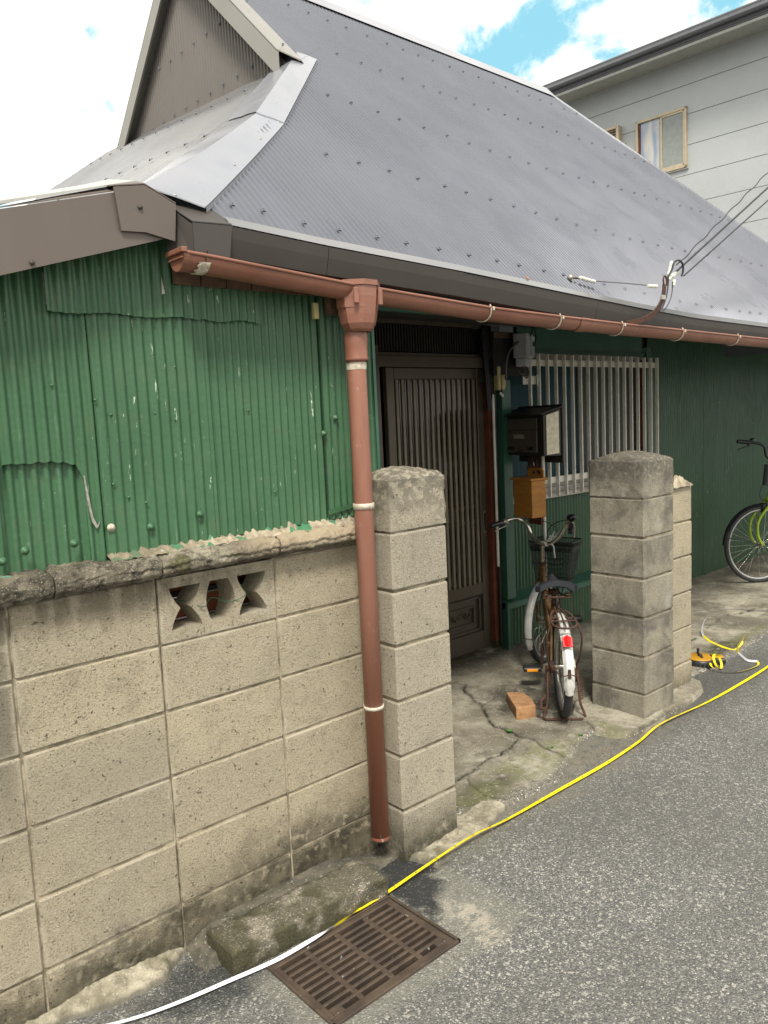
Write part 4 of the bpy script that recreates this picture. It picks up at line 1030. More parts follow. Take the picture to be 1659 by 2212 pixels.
# end cap
mm = MB(); z0 = gz(1.0)
mm.prism([(1.044, gy - (gr_ + .002) * math.cos(math.pi * k / 14), z0 - (gr_ + .003) * 1.05 * math.sin(math.pi * k / 14)) for k in range(15)], (-.006, 0, 0))
mm.prism([(1.055, gy - (gr_ + .003) * math.cos(math.pi * k / 14), z0 - (gr_ + .003) * 1.05 * math.sin(math.pi * k / 14)) for k in range(15)] + [(1.055, gy + (gr_ - .001) * math.cos(math.pi * k / 14), z0 - (gr_ - .001) * 1.05 * math.sin(math.pi * k / 14)) for k in range(15)], (-.016, 0, 0))
mm.box((1.037, gy, z0 + .004), (.016, .100, .014), .002); mm.box((1.036, gy - .0, z0 - .014), (.008, .078, .004))
mm.build('end_cap', 'gutter_plastic', g0)
gut(2.845, 2.905, 'joint_sleeve', gr_ + .0035, 0, 4, parent=g0); gut(4.83, 4.88, 'joint_sleeve', gr_ + .0035, 0, 4, parent=g1)
def hook(x, par, mt='pale_band'):
    mm = MB(); pts = [(x + .006 * math.sin(a * 2), gy - (gr_ + .003) * math.cos(a), gz(x) - (gr_ + .003) * 1.05 * math.sin(a)) for a in [math.pi * k / 12 for k in range(0, 13)]]
    for p, q in zip(pts, pts[1:]):
        mm.tube([p, q], .0032, 5)
    mm.tube([pts[0], (x + .004, gy - gr_ + .004, gz(x) + .010), (x + .014, gy - gr_ + .012, gz(x) + .012)], .003, 5); mm.box((x + .012, gy - gr_ - .006, gz(x) - .004), (.009, .007, .014), .002)
    mm.tube([(x, gy + gr_, gz(x)), (x + .01, gy + gr_ + .03, gz(x) + .05)], .003, 5)
    return mm.build('gutter_hook', mt, par)
for x in (2.27, 2.70): hook(x, g0)
for x in (3.16, 3.70, 4.30): hook(x, g1)
for x in (4.95, 5.6, 6.3): hook(x, g2)
# wire tie and putty lump near the gutter end
mm = MB(); mm.tube([(1.10 + .004 * math.sin(k), gy - (gr_ + .003) * math.cos(math.pi * k / 12), gz(1.1) - (gr_ + .003) * math.sin(math.pi * k / 12)) for k in range(13)], .0015, 5)
mm.tube(cr([(1.10, gy - gr_, gz(1.1)), (1.107, gy - gr_ - .004, gz(1.1) + .014), (1.115, gy - gr_ + .01, gz(1.1) + .012), (1.118, gy - gr_ - .004, gz(1.1) - .01)], 5), .0016, 5); mm.build('wire_tie', 'rusty_steel', g0)
mm = MB(); mm.grid(lambda u, v: (1.085 + .035 * u + .010 * nz(v, u, 1, 6) - .012 * v, gy - (gr_ + .004 + .004 * abs(nz(u, v, 3, 9))) * math.cos(.4 + 1.0 * v), gz(1.1) - (gr_ + .005) * math.sin(.4 + 1.0 * v) * 1.05), 10, 14); mm.build('putty_patch', 'pale_band', g0)
# rainwater head
fc = Vector((1.668, 1.985, 0)); hd_ = MB()
def oct_(hw, hd, z, cx=0.0, cy=0.0):
    c_ = .35; return [Vector((fc.x + cx + sx * hw, fc.y + cy + sy * hd, z)) for sx, sy in ((-1, -c_), (-c_, -1), (c_, -1), (1, -c_), (1, c_), (c_, 1), (-c_, 1), (-1, c_))]
secs = [(.078, .070, 2.014), (.078, .070, 1.998), (.073, .065, 1.997), (.071, .064, 1.965), (.064, .058, 1.91), (.058, .053, 1.882), (.047, .045, 1.865), (.036, .036, 1.857)]
vs = []; 
for a_, b_, z_ in secs: vs += oct_(a_, b_, z_)
hd_.add(vs, [(i * 8 + k, i * 8 + (k + 1) % 8, (i + 1) * 8 + (k + 1) % 8, (i + 1) * 8 + k) for i in range(len(secs) - 1) for k in range(8)])
vs = oct_(.078, .070, 2.014) + oct_(.073, .065, 2.014) + oct_(.07, .06, 1.93); hd_.add(vs, [(k, (k + 1) % 8, 8 + (k + 1) % 8, 8 + k) for k in range(8)] + [(8 + k, 8 + (k + 1) % 8, 16 + (k + 1) % 8, 16 + k) for k in range(8)])
for (x, y) in ((-.050, -.058), (.050, -.058)): hd_.box((fc.x + x, fc.y + y + .003, 1.963), (.018, .010, .05), .003)
hd_.lathe([(.038, 1.860), (.040, 1.84), (.038, 1.815), (.037, 1.780), (.039, 1.774), (.040, 1.768), (.036, 1.765)], (fc.x + .0, fc.y + .018, 0), 24)
rh = hd_.build('rainwater_head', 'gutter_plastic', house)
dpp = MB(); dpp.lathe([(.0325, 1.775), (.0325, .112), (.0295, .112), (.0295, .30)], (0, 0, 0), 32)
for k in range(len(dpp.v)): x, y, z = dpp.v[k]; dpp.v[k] = (x + fc.x + .004 * (1.77 - z) * .3, y + fc.y + .022, z)
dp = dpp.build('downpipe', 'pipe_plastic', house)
mm = MB(); mm.lathe([(.0335, 1.760), (.0338, 1.748), (.0335, 1.738)], (fc.x, fc.y + .022, 0), 28); mm.build('joint_sleeve', 'pale_band', dp)
for z, hgt in ((1.288, .020), (.590, .012)):
    mm = MB(); mm.lathe([(.0325, z - hgt / 2), (.036, z - hgt / 2), (.036, z + hgt / 2), (.0325, z + hgt / 2)], (fc.x + .0012, fc.y + .022, 0), 28); mm.box((fc.x + .037, fc.y + .03, z), (.012, .005, hgt)); mm.build('pipe_clamp', 'pale_band', dp)
mm = MB(); mm.lathe([(.0335, .121), (.0338, .110), (.0325, .108)], (fc.x + .0022, fc.y + .022, 0), 28); mm.build('pipe_end', 'pipe_plastic', dp)
# ---------------- neighbouring building ----------------
ua = math.radians(93); U = Vector((math.cos(ua), math.sin(ua), 0)); Nn = Vector((math.sin(ua), -math.cos(ua), 0))   # U along the wall, Nn into the wall
B0 = Vector((11.4, 5.9, 0))
XB = Matrix((( -U.x * -1, Nn.x, 0, B0.x), (U.y, Nn.y, 0, B0.y), (0, 0, 1, 0), (0, 0, 0, 1)))   # local x = along wall, local y = into wall
nb = thing('neighbouring_house', 'tall grey sided house rising behind the metal roof on the right', 'house', (11.4, 6, 0))
seam = [0, .50, .95, 1.40, 1.85, 2.30, 2.75, 3.19, 3.63, 4.08, 4.52, 4.93, 5.345, 5.775, 6.185, 6.56]
for z0, z1 in zip(seam, seam[1:]):
    MB(XB).box((-.2, .0, (z0 + z1) / 2), (9.5, .018, z1 - z0 - .007), .002).build('siding_panel', 'siding', nb)
MB(XB).box((-.2, .05, 3.28), (9.46, .08, 6.56)).build('wall', 'gutter_grey', nb)
MB(XB).box((-.2, 3.5, 3.28), (9.4, 6.8, 6.5)).build('wall', 'siding', nb, 'body of the building behind the sided front')
MB(XB).box((-.2, -.24, 6.545), (9.9, .50, .02)).build('soffit', 'soffit_grey', nb)
MB(XB).box((-.2, -.475, 6.505), (9.9, .024, .042), .004).build('eave_trim', 'eave_trim', nb)
MB(XB).box((-.2, -.482, 6.573), (9.9, .03, .092)).box((-.2, -.503, 6.555), (9.9, .012, .010)).build('fascia', 'fascia_grey', nb)
mm = MB(XB); gp = [(-.475, 6.600), (-.515, 6.590), (-.565, 6.592), (-.592, 6.612), (-.596, 6.66), (-.603, 6.664), (-.603, 6.682), (-.590, 6.682)]
mm.grid(lambda u, v: (lerp(-5.1, 4.7, u), interp(v * 7, range(8), [p[0] for p in gp]), interp(v * 7, range(8), [p[1] for p in gp])), 2, 14, False); mm.build('gutter', 'gutter_grey', nb)
MB(XB).prism([(-5.2, -.55, 6.66), (4.8, -.55, 6.66), (4.8, 3.2, 7.9), (-5.2, 3.2, 7.9)], (0, 0, .04)).build('roof', 'fascia_grey', nb)
def sash_window(s0, s1, z0, z1, lbl):
    W = link('window', MB(XB).box(((s0 + s1) / 2, -.02, z1 - .018), (s1 - s0, .055, .036), .003).box(((s0 + s1) / 2, -.02, z0 + .018), (s1 - s0, .055, .036), .003)
             .box((s0 + .018, -.02, (z0 + z1) / 2), (.036, .055, z1 - z0), .003).box((s1 - .018, -.02, (z0 + z1) / 2), (.036, .055, z1 - z0), .003).mesh('window', 'window_gold'), nb, lbl)
    c = (s0 + s1) / 2 + .01
    MB(XB).box(((c + s1) / 2, -.010, (z0 + z1) / 2), (s1 - c - .05, .004, z1 - z0 - .06)).build('pane', 'pane_reflect', W)
    MB(XB).box(((s0 + c) / 2, -.022, (z0 + z1) / 2), (c - s0 - .06, .004, z1 - z0 - .10)).build('screen', 'mesh_screen', W)
    mm = MB(XB)
    for q in (s0 + .048, c - .016): mm.box((q, -.026, (z0 + z1) / 2), (.028, .022, z1 - z0 - .07), .002)
    for z in (z0 + .055, z1 - .045): mm.box(((s0 + c) / 2 + .01, -.026, z), (c - s0 - .05, .022, .034), .002)
    mm.build('sash', 'window_gold', W)
    MB(XB).box((s1 - .055, -.012, (z0 + z1) / 2), (.030, .016, z1 - z0 - .09), .002).build('sash', 'red_wood', W)
    mm = MB(XB).box(((s0 + s1) / 2, -.012, z0 - .012), (s1 - s0 + .04, .05, .014)); mm.build('sill', 'window_frame', W)
sash_window(0.0, .795, 5.035, 5.885, 'sliding window with gold frame and insect screen')
# louvred window box further left
LW = link('window', MB(XB).box((1.34, -.06, 5.885), (.60, .12, .04), .003).box((1.06, -.06, 5.45), (.045, .12, .87), .003).box((1.62, -.06, 5.45), (.045, .12, .87), .003).box((1.34, -.06, 5.03), (.60, .12, .04), .003).mesh('window', 'window_gold'), nb, 'louvred shutter box left of the sliding window')
lv = MB(XB)
for k in range(20): MB(XB).box((1.34, -.07, 5.06 + k * .042), (.53, .045, .010), 0, Matrix.Rotation(.6, 3, 'X')).build('louvre', 'window_gold', LW)
MB(XB).box((1.34, -.02, 5.45), (.55, .01, .85)).build('backing', 'red_wood', LW)
MB(XB).box((1.00, -.03, 5.58), (.05, .03, .11)).build('hinge', 'window_gold', LW)

# ---------------- iron grate ----------------
gt = thing('drain_grate', 'rusty cast iron drain grate set in the road beside the tape', 'grate', (1.33, 1.70, 0))
mm = MB()
for c, d in (((1.3295, gy1 if False else 1.8555, -.004), (.485, .010, .024)), ((1.3295, 1.5395, -.004), (.485, .010, .024)), ((1.092, 1.6975, -.004), (.010, .326, .024)), ((1.567, 1.6975, -.004), (.010, .326, .024))): mm.box(c, d, .0015)
mm.build('frame', 'cast_iron', gt)
mm = MB(); zt = -.006; gh = .022
mm.box((1.3295, 1.8405, zt), (.462, .018, gh), .002).box((1.3295, 1.5555, zt), (.462, .020, gh), .002).box((1.1060, 1.698, zt), (.016, .265, gh), .002).box((1.5475, 1.698, zt), (.024, .265, gh), .002)
mm.box((1.520, 1.575, zt + .0005), (.035, .022, gh), .002); mm.box((1.132, 1.575, zt + .0005), (.035, .022, gh), .002)
mm.lathe([(.006, .006), (.005, .009), (0, .0095)], (1.532, 1.566, 0), 10); mm.lathe([(.006, .006), (.005, .009), (0, .0095)], (1.125, 1.566, 0), 10)
mm.build('rim', 'cast_iron', gt)
rib = MB().box((0, 0, 0), (.017, .262, gh - .001), .002).mesh('rib', 'cast_iron')
for x in (1.210, 1.3225, 1.4345): link('rib', rib, gt, loc=(x, 1.698, zt))
bar = MB().box((0, 0, 0), (.424, .0118, gh), .0025).mesh('bar', 'cast_iron')
for k in range(9): link('bar', bar, gt, loc=(1.325, 1.5695 + .0268 + k * .0268 - .006, zt + .0002))

# ---------------- measuring tape ----------------
tm = thing('measuring_tape', 'yellow measuring tape laid along the road edge, black reel by the wall stub', 'measuring tape', (4.45, 2.2, 0))
def ribbon(mm, path, wv, tw=None, th=.0006):
    """path of points, half-width vectors"""
    n = len(path); vs = []
    for p, q in zip(path, wv): vs += [p + q, p - q]
    mm.add(vs, [(2 * i, 2 * i + 1, 2 * i + 3, 2 * i + 2) for i in range(n - 1)], True)
    vs = [v - Vector((0, 0, th)) for v in vs]; mm.add(vs, [(2 * i, 2 * i + 2, 2 * i + 3, 2 * i + 1) for i in range(n - 1)], True)
    return mm
k_ = 1.0
main = [(.2, 2.13), (.52, 2.02), (.707, 1.936), (.837, 1.900), (.974, 1.877), (1.113, 1.853), (1.219, 1.846), (1.347, 1.846), (1.472, 1.859), (1.585, 1.866), (1.745, 1.867), (1.993, 1.873), (2.209, 1.879), (2.529, 1.879), (2.885, 1.878), (3.175, 1.892), (3.444, 1.920), (3.883, 1.904), (4.318, 1.899), (4.64, 1.907), (5.4, 1.96), (6.6, 2.0), (8.5, 1.98)]
mz = lambda x: .010 + .004 * math.sin(x * 3) + (.030 * math.exp(-((x - 1.9) / .22) ** 2)) + .012 * math.exp(-((x - 1.35) / .2) ** 2) + .014 * math.exp(-((x - 3.45) / .3) ** 2)
pts = cr([(x, y, mz(x)) for x, y in main], 8)
def side(i, pts, tilt=0.0):
    t = (pts[min(i + 1, len(pts) - 1)] - pts[max(i - 1, 0)]).normalized(); s_ = t.cross(Vector((0, 0, 1))).normalized()
    return (s_ * math.cos(tilt) + Vector((0, 0, 1)) * math.sin(tilt)) * .0068
def tiltf(x): return 1.45 * math.exp(-((x - 1.36) / .07) ** 2) + .25 * math.sin(x * 4)
iw = [i for i, p in enumerate(pts) if p.x <= 1.345]; iy = [i for i, p in enumerate(pts) if p.x >= 1.32]
bw = ribbon(MB(), [pts[i] for i in iw], [side(i, pts, tiltf(pts[i].x)) for i in iw]).build('blade', 'tape_white', tm, 'white back of the blade, twisted over')
by = ribbon(MB(), [pts[i] for i in iy], [side(i, pts, tiltf(pts[i].x)) for i in iy]).build('blade', 'tape_yellow', tm)
def text_mesh(s, size):
    cu = bpy.data.curves.new('t', 'FONT'); cu.body = s; cu.size = size; cu.align_x = 'CENTER'; cu.align_y = 'CENTER'
    o = bpy.data.objects.new('t', cu); me = bpy.data.meshes.new_from_object(o); bpy.data.objects.remove(o)
    vs = [Vector(v.co) for v in me.vertices]; fs = [tuple(p.vertices) for p in me.polygons]; return vs, fs
def place_text(mm, s, size, x, dx=0):
    X = [p.x for p in pts]; i = int(np.searchsorted(X, x)); i = max(1, min(len(pts) - 2, i)); t = (x - X[i - 1]) / (X[i] - X[i - 1]); p = pts[i - 1].lerp(pts[i], t)
    tg = (pts[i] - pts[i - 1]).normalized(); tl = tiltf(x); s_ = tg.cross(Vector((0, 0, 1))).normalized(); sd = s_ * math.cos(tl) + Vector((0, 0, 1)) * math.sin(tl); nn = sd.cross(tg) * -1
    if nn.z < 0: nn = -nn
    vs, fs = text_mesh(s, size); mm.add([p + tg * (v.x + dx) - sd * v.y + nn * .0008 for v in vs], fs)
tk = MB(); tr_ = MB(); tw_ = MB()
for k in range(30, 480, 10):
    x = 1.60 + (k - 30) * .01
    mth = '%dm' % (1 + k // 100) if False else '1m'
    lab = str(k % 100) if k % 100 else ''
    if lab: place_text(tk, lab[0] + ' ' + lab[1:] if False else lab, .011, x, .004)
    if k < 110 or True: place_text(tr_, '%dm' % (1 + k // 100) if k >= 100 else '1m', .008, x, -.017)
for x in np.arange(1.45, 3.2, .01):
    X = float(x); i = min(range(len(pts)), key=lambda q: abs(pts[q].x - X)); tg = (pts[i + 1] - pts[i]).normalized(); s_ = tg.cross(Vector((0, 0, 1))).normalized(); tl = tiltf(X); sd = s_ * math.cos(tl) + Vector((0, 0, 1)) * math.sin(tl)
    t = (X - pts[i].x) / (pts[i + 1].x - pts[i].x); p = pts[i].lerp(pts[i + 1], t) + Vector((0, 0, .0008)); a_ = p + sd * .0065; b_ = p + sd * .0035
    tk.add([a_ - tg * .0006, a_ + tg * .0006, b_ + tg * .0006, b_ - tg * .0006], [(0, 1, 2, 3)])
for n_, x in ((40, .745), (50, .845), (60, .942), (70, 1.04), (80, 1.135)): place_text(tw_, str(n_), .011, x)
tk.build('print', 'ink_black', by, kind='stuff'); tr_.build('print', 'ink_red', by, kind='stuff'); tw_.build('print', 'cable_grey', bw, kind='stuff')
# loops of tape near the reel: blade stands and rolls from yellow to white face
L1 = [(4.449, 2.159, .045), (4.39, 2.13, .03), (4.398, 2.073, .010), (4.437, 2.009, .008), (4.527, 1.975, .008), (4.64, 1.965, .010), (4.70, 1.995, .012)]
L2 = [(4.70, 1.995, .012), (4.688, 2.046, .010), (4.75, 2.11, .010), (4.80, 2.155, .012)]
L3 = [(4.80, 2.155, .012), (4.87, 2.19, .03), (4.95, 2.20, .06), (5.0, 2.21, .055), (5.0, 2.22, .02), (4.93, 2.205, .010)]
L4 = [(4.93, 2.205, .010), (4.841, 2.201, .010), (4.854, 2.28, .012), (4.924, 2.398, .012), (5.021, 2.494, .012)]
L5 = [(5.021, 2.494, .012), (5.162, 2.573, .012), (5.427, 2.682, .012), (5.607, 2.722, .012), (5.74, 2.707, .012), (5.837, 2.646, .012), (5.866, 2.544, .012), (5.95, 2.40, .012), (6.2, 2.2, .012), (6.9, 2.05, .012), (8.5, 1.99, .012)]
for L_, mt, tl in ((L1, 'tape_yellow', .35), (L2, 'tape_white', .8), (L3, 'tape_yellow', .9), (L4, 'tape_yellow', .5), (L5, 'tape_white', .6)):
    pp = cr(L_, 8); ribbon(MB(), pp, [side(i, pp, tl) for i in range(len(pp))]).build('blade', mt, tm)
pp = [Vector((4.437 + .0 + .035 * math.cos(a), 2.115 + .03 * math.sin(a) * .6, .052 + .040 * math.sin(a))) for a in [k * 2 * math.pi / 28 for k in range(29)]]
ribbon(MB(), pp, [Vector((.3, -.8, 0)).normalized() * .0065] * 29).build('blade', 'tape_yellow', tm)
# reel case lying on its side
cd = Vector((-.66, .75, 0)).normalized(); ce = Vector((.75, .66, 0)).normalized()
XR = Matrix(((ce.x, cd.x, 0, 4.46), (ce.y, cd.y, 0, 2.235), (0, 0, 1, 0), (0, 0, 0, 1)))
mm = MB(XR); mm.lathe([(0, .004), (.085, .004), (.095, .012), (.095, .040), (.085, .048), (0, .048)], (0, 0, 0), 26); mm.box((0, -.10, .026), (.06, .09, .036), .008); case = mm.build('case', 'black_plastic', tm)
mm = MB(XR)
for k in range(26): a = 2 * math.pi * k / 26; mm.box((.096 * math.cos(a), .096 * math.sin(a), .026), (.006, .010, .030), 0, Matrix.Rotation(a, 3, 'Z'))
mm.build('grip_rib', 'rubber', case)
mm = MB(XR); mm.lathe([(0, .056), (.070, .056), (.082, .050), (.084, .044)], (0, 0, 0), 26); mm.box((0, -.095, .050), (.045, .08, .012), .004); mm.build('case_face', 'case_yellow', tm)
mm = MB(XR); mm.box((.0, 0, .060), (.10, .014, .008), .002).tube([(.045, 0, .06), (.045, 0, .088)], .008, 10).lathe([(.014, .054), (.014, .066), (0, .067)], (0, 0, 0), 12); mm.build('crank', 'black_plastic', tm)

# ---------------- brick ----------------
bk = thing('loose_brick', 'weathered brown brick lying on the porch slab left of the old bicycle', 'brick', (3.1, 2.55, .014))
a = Vector((3.012, 2.485, 0)); e1 = Vector((3.113, 2.440, 0)) - a; e2 = Vector((3.185, 2.695, 0)) - a
def bf(u, v): p = a + e1 * u + e2 * v; return p
mm = MB(); q = []
pr2 = [(0, 0), (.5, -.02), (1, 0), (1.04, .35), (.92, .62), (.85, .82), (.55, .93), (0, 1.0), (-.02, .5)]
for z, s_ in ((.012, 1.0), (.072, .99), (.078, .95)): q.append([bf(.5 + (u - .5) * s_, .5 + (v - .5) * s_) + Vector((0, 0, z - (.012 * v if z > .05 else 0) + (.004 * nz(u, v, z, 5)))) for u, v in pr2])
n = len(pr2); mm.add(q[0] + q[1] + q[2], [(i * n + k, i * n + (k + 1) % n, (i + 1) * n + (k + 1) % n, (i + 1) * n + k) for i in range(2) for k in range(n)] + [tuple(range(2 * n, 3 * n))])
mm.build('brick_body', 'brick', bk)

# small weeds in the cracks
def weed(x, y, s_, lab):
    t = thing('weed', lab, 'plant', (x, y, .014))
    rr = random.Random(int(x * 1000)); mm = MB()
    for k in range(11):
        an = rr.uniform(0, 6.28); ln = s_ * rr.uniform(.5, 1.1); el = rr.uniform(.3, .9); d = Vector((math.cos(an) * math.cos(el), math.sin(an) * math.cos(el), math.sin(el))); w_ = Vector((-math.sin(an), math.cos(an), 0)) * ln * .30; b_ = Vector((x, y, .014))
        mm.add([b_, b_ + d * ln * .55 + w_, b_ + d * ln - Vector((0, 0, ln * .15)), b_ + d * ln * .55 - w_, b_ + d * ln * .55 + Vector((0, 0, -.002))], [(0, 1, 4), (1, 2, 4), (2, 3, 4), (3, 0, 4)])
    mm.build('leaves', 'leaf_green', t)
weed(2.868, 2.41, .028, 'small bright green weed growing in the crack in front of the brick')
weed(2.852, 2.15, .016, 'tiny weed in the slab crack nearer the tape')
weed(3.06, 2.13, .018, 'tiny dark weed at the edge of the square pillar foot')

# ---------------- mailbox, milk box and their post ----------------
th = math.radians(78); wd = Vector((math.cos(th), math.sin(th), 0)); dd = Vector((math.sin(th), -math.cos(th), 0))
def frame(o, sx): return Matrix(((wd.x, dd.x, 0, o[0]), (wd.y, dd.y, 0, o[1]), (0, 0, 1, o[2]), (0, 0, 0, 1)))
MC = (3.975, 3.16, 1.43)
XM = frame(MC, 1)
W2, H2 = .205, .125
mb = thing('mailbox', 'dark brown metal mailbox with sloping lid and cream side, on the post', 'mailbox', MC)
mm = MB(XM); 
body = [(-W2, 0, -H2), (-W2, 0, H2), (-W2, .13, H2 + .035), (-W2, .13, -H2 - .005)]
mm.prism(body, (2 * W2, 0, 0)); mm.box((0, -.004, 0), (2 * W2, .010, 2 * H2), .002); mm.build('body', 'mailbox_dark', mb)
mm = MB(XM); mm.prism([(W2 * -1 - .004, .012, -H2 + .006), (W2 * -1 - .004, .012, H2 - .002), (W2 * -1 - .004, .112, H2 + .022), (W2 * -1 - .004, .112, -H2 + .010)], (.003, 0, 0)); mm.build('side_panel', 'mailbox_side', mb)
MB(XM).prism([(-W2 - .02, -.04, H2 + .002), (W2 + .03, -.04, H2 + .002), (W2 + .01, .14, H2 + .045), (-W2 - .01, .14, H2 + .045)], (0, 0, .006)).build('lid', 'mailbox_dark', mb)
MB(XM).box((0, .142, .005), (2 * W2 + .015, .012, 2 * H2 + .115), .002).build('back_plate', 'mailbox_dark', mb)
MB(XM).box((.015, -.011, .072), (.33, .006, .070), .002).build('slot_flap', 'mailbox_brown', mb)
dr = MB(XM).box((.015, -.013, -.035), (.33, .010, .140), .003).build('front_door', 'mailbox_brown', mb)
MB(XM).box((.02, -.0195, -.004), (.105, .002, .026)).build('nameplate', 'nameplate', dr)
for x in (.10, -.085): MB(XM).box((x, -.0192, -.078), (.062, .002, .020), .0009).build('peephole', 'glass_dark', dr)
MB(XM).box((.0, -.024, -.098), (.045, .014, .016), .003).build('latch', 'mailbox_dark', dr)
ps = thing('mailbox_post', 'slim post carrying the mailbox and the ochre box in front of the grille window', 'post', (4.10, 3.18, 0))
XP = frame((4.03, 3.14, 0), 1)
mm = MB(XP)
for x in (-.045, -.008, .032, .060): mm.box((x, .03, 1.24), (.018, .016, .20), .002)
mm.build('rail', 'rusty_steel', ps); MB(XP).tube([(-.055, .045, .02), (-.055, .045, 1.30)], .013, 12).build('pole', 'galvanised', ps); MB(XP).tube([(-.075, .03, .02), (-.075, .03, 1.36)], .010, 8).build('pole', 'white_alu', ps)
MB(XP).box((-.012, .02, .885), (.12, .03, .055)).build('plate', 'red_wood', ps); MB(XP).box((-.012, .012, 1.205), (.125, .016, .05)).build('plate', 'red_wood', ps)
yb = thing('milk_box', 'ochre painted wooden box with a flat lid hung on the post under the mailbox', 'wooden box', (4.0, 3.1, 1.04))
XY = frame((3.955, 3.105, 1.035), 1)
mm = MB(XY).box((0, 0, 0), (.180, .115, .235), .003); mm.build('box_body', 'ochre_wood', yb)
MB(XY).box((0, -.004, .124), (.208, .140, .014), .003).build('lid', 'ochre_wood', yb)
mm = MB(XY).prism([(-.075, .050, .13), (-.075, .050, .170), (-.055, .050, .188), (.055, .050, .188), (.075, .050, .170), (.075, .050, .13)], (0, .012, 0)); bp = mm.build('hanging_plate', 'ochre_wood', yb)
for x, z in ((-.045, .160), (-.032, .165), (.012, .16)): MB(XY).lathe([(0, 0), (.010, 0), (.010, .002), (0, .002)], (x, .049, z), 10, Matrix.Rotation(math.pi / 2, 3, 'X')).build('hole', 'glass_dark', bp)
mm = MB(XY)
for x in (-.07, -.02, .03, .075): mm.lathe([(0, 0), (.003, 0), (0, .002)], (x, -.058, -.105), 6, Matrix.Rotation(math.pi / 2, 3, 'X'))
mm.build('nail', 'rusty_steel', yb)

# ---------------- electricity meter ----------------
em = thing('electricity_meter', 'grey electricity meter on a dark board under the eave beside the grille window', 'electric meter', (4.05, 3.28, 1.98))
MB().box((3.995, 3.30, 1.955), (.27, .025, .275), .002).build('board', 'dark_timber', em); MB().box((3.995, 3.285, 2.07), (.26, .008, .035)).build('board_rail', 'brown_board', em)
XQ = Matrix.Translation((4.11, 3.24, 2.0)) @ Matrix.Rotation(math.radians(25), 4, 'Z')
bdm = MB(XQ).box((-.03, 0, 0), (.17, .09, .155), .006).build('meter_body', 'meter_grey', em)
MB(XQ).box((.02, -.050, .0), (.068, .012, .13), .003).build('meter_window', 'meter_clear', bdm); MB(XQ).box((.02, -.0572, .012), (.05, .002, .028)).build('display', 'glass_dark', bdm); MB(XQ).box((.02, -.0572, .050), (.048, .002, .022)).build('label_plate', 'label_white', bdm)
MB(XQ).box((-.03, .0, -.105), (.14, .07, .052), .005).build('terminal_cover', 'meter_clear', em); MB(XQ).box((.035, -.037, -.10), (.012, .003, .018)).build('seal', 'label_white', em); MB(XQ).box((-.02, -.037, -.085), (.014, .003, .018)).build('seal', 'label_white', em)
for k, (x, mt) in enumerate(((-.07, 'cable_grey'), (-.04, 'cable_black'), (-.01, 'red_wood'), (.015, 'cable_black'))):
    MB(XQ).tube(cr([(x, -.01, -.13), (x + .005, -.02, -.165), (x - .01, -.01, -.185 - .006 * k), (x - .035, .01, -.17), (x - .03, .02, -.13)], 6), .0035, 6).build('wire', mt, em)
MB().tube(cr([(4.16, 3.2, 2.12), (4.12, 3.19, 2.07), (4.02, 3.2, 2.03), (3.93, 3.21, 1.97), (3.905, 3.22, 1.90), (3.92, 3.24, 1.83), (3.955, 3.27, 1.79)], 8), .0065, 8).build('cable', 'cable_grey', em)
MB().tube(cr([(4.19, 3.22, 2.13), (4.21, 3.22, 2.05), (4.20, 3.24, 1.98), (4.185, 3.28, 1.96)], 6), .005, 6).build('cable', 'cable_black', em)
cb = thing('cable_box', 'small cream plastic cable box on the door post below the meter board', 'junction box', (3.91, 3.3, 1.8))
MB().box((3.905, 3.30, 1.80), (.030, .04, .15), .004).box((3.938, 3.295, 1.785), (.034, .05, .075), .004).prism([(3.921, 3.275, 1.749), (3.955, 3.275, 1.749), (3.94, 3.275, 1.725), (3.925, 3.275, 1.73)], (0, .035, 0)).build('box_body', 'cream_plastic', cb)
MB().tube(cr([(3.90, 3.29, 1.73), (3.895, 3.28, 1.70), (3.91, 3.28, 1.685), (3.93, 3.28, 1.70), (3.925, 3.285, 1.74)], 5), .004, 6).build('wire', 'cable_black', cb)
for x, z in ((3.898, 1.70), (3.915, 1.69)): MB().tube([(x, 3.27, z + .012), (x, 3.27, z - .008)], .007, 8).build('knob', 'porcelain', cb)

# ---------------- service wires and bracket ----------------
sv = thing('service_bracket', 'rusty bent steel arm on the eave holding white insulators and wire ends', 'bracket', (3.35, 1.9, 2.0))
mm = MB(); pa = cr([(3.23, 1.99, 1.955), (3.29, 1.93, 1.965), (3.345, 1.90, 1.99), (3.39, 1.885, 2.04), (3.408, 1.88, 2.09), (3.412, 1.88, 2.125)], 6)
vs = []
for i, p in enumerate(pa):
    t = (pa[min(i + 1, len(pa) - 1)] - pa[max(i - 1, 0)]).normalized(); s_ = Vector((0, 1, 0)); u_ = t.cross(s_).normalized() * .011; s_ = s_ * .004
    vs += [p + u_ + s_, p - u_ + s_, p - u_ - s_, p + u_ - s_]
mm.add(vs, [(4 * i + k, 4 * i + (k + 1) % 4, 4 * i + 4 + (k + 1) % 4, 4 * i + 4 + k) for i in range(len(pa) - 1) for k in range(4)])
arm = mm.build('arm', 'rusty_steel', sv)
MB().tube(cr([(3.412, 1.88, 2.12), (3.400, 1.878, 2.145), (3.412, 1.878, 2.163), (3.428, 1.878, 2.150), (3.43, 1.878, 2.12)], 6), .004, 6).build('hook', 'rusty_steel', arm)
MB().box((3.398, 1.878, 2.065), (.028, .014, .022), .003).build('tape_wrap', 'galvanised', arm)
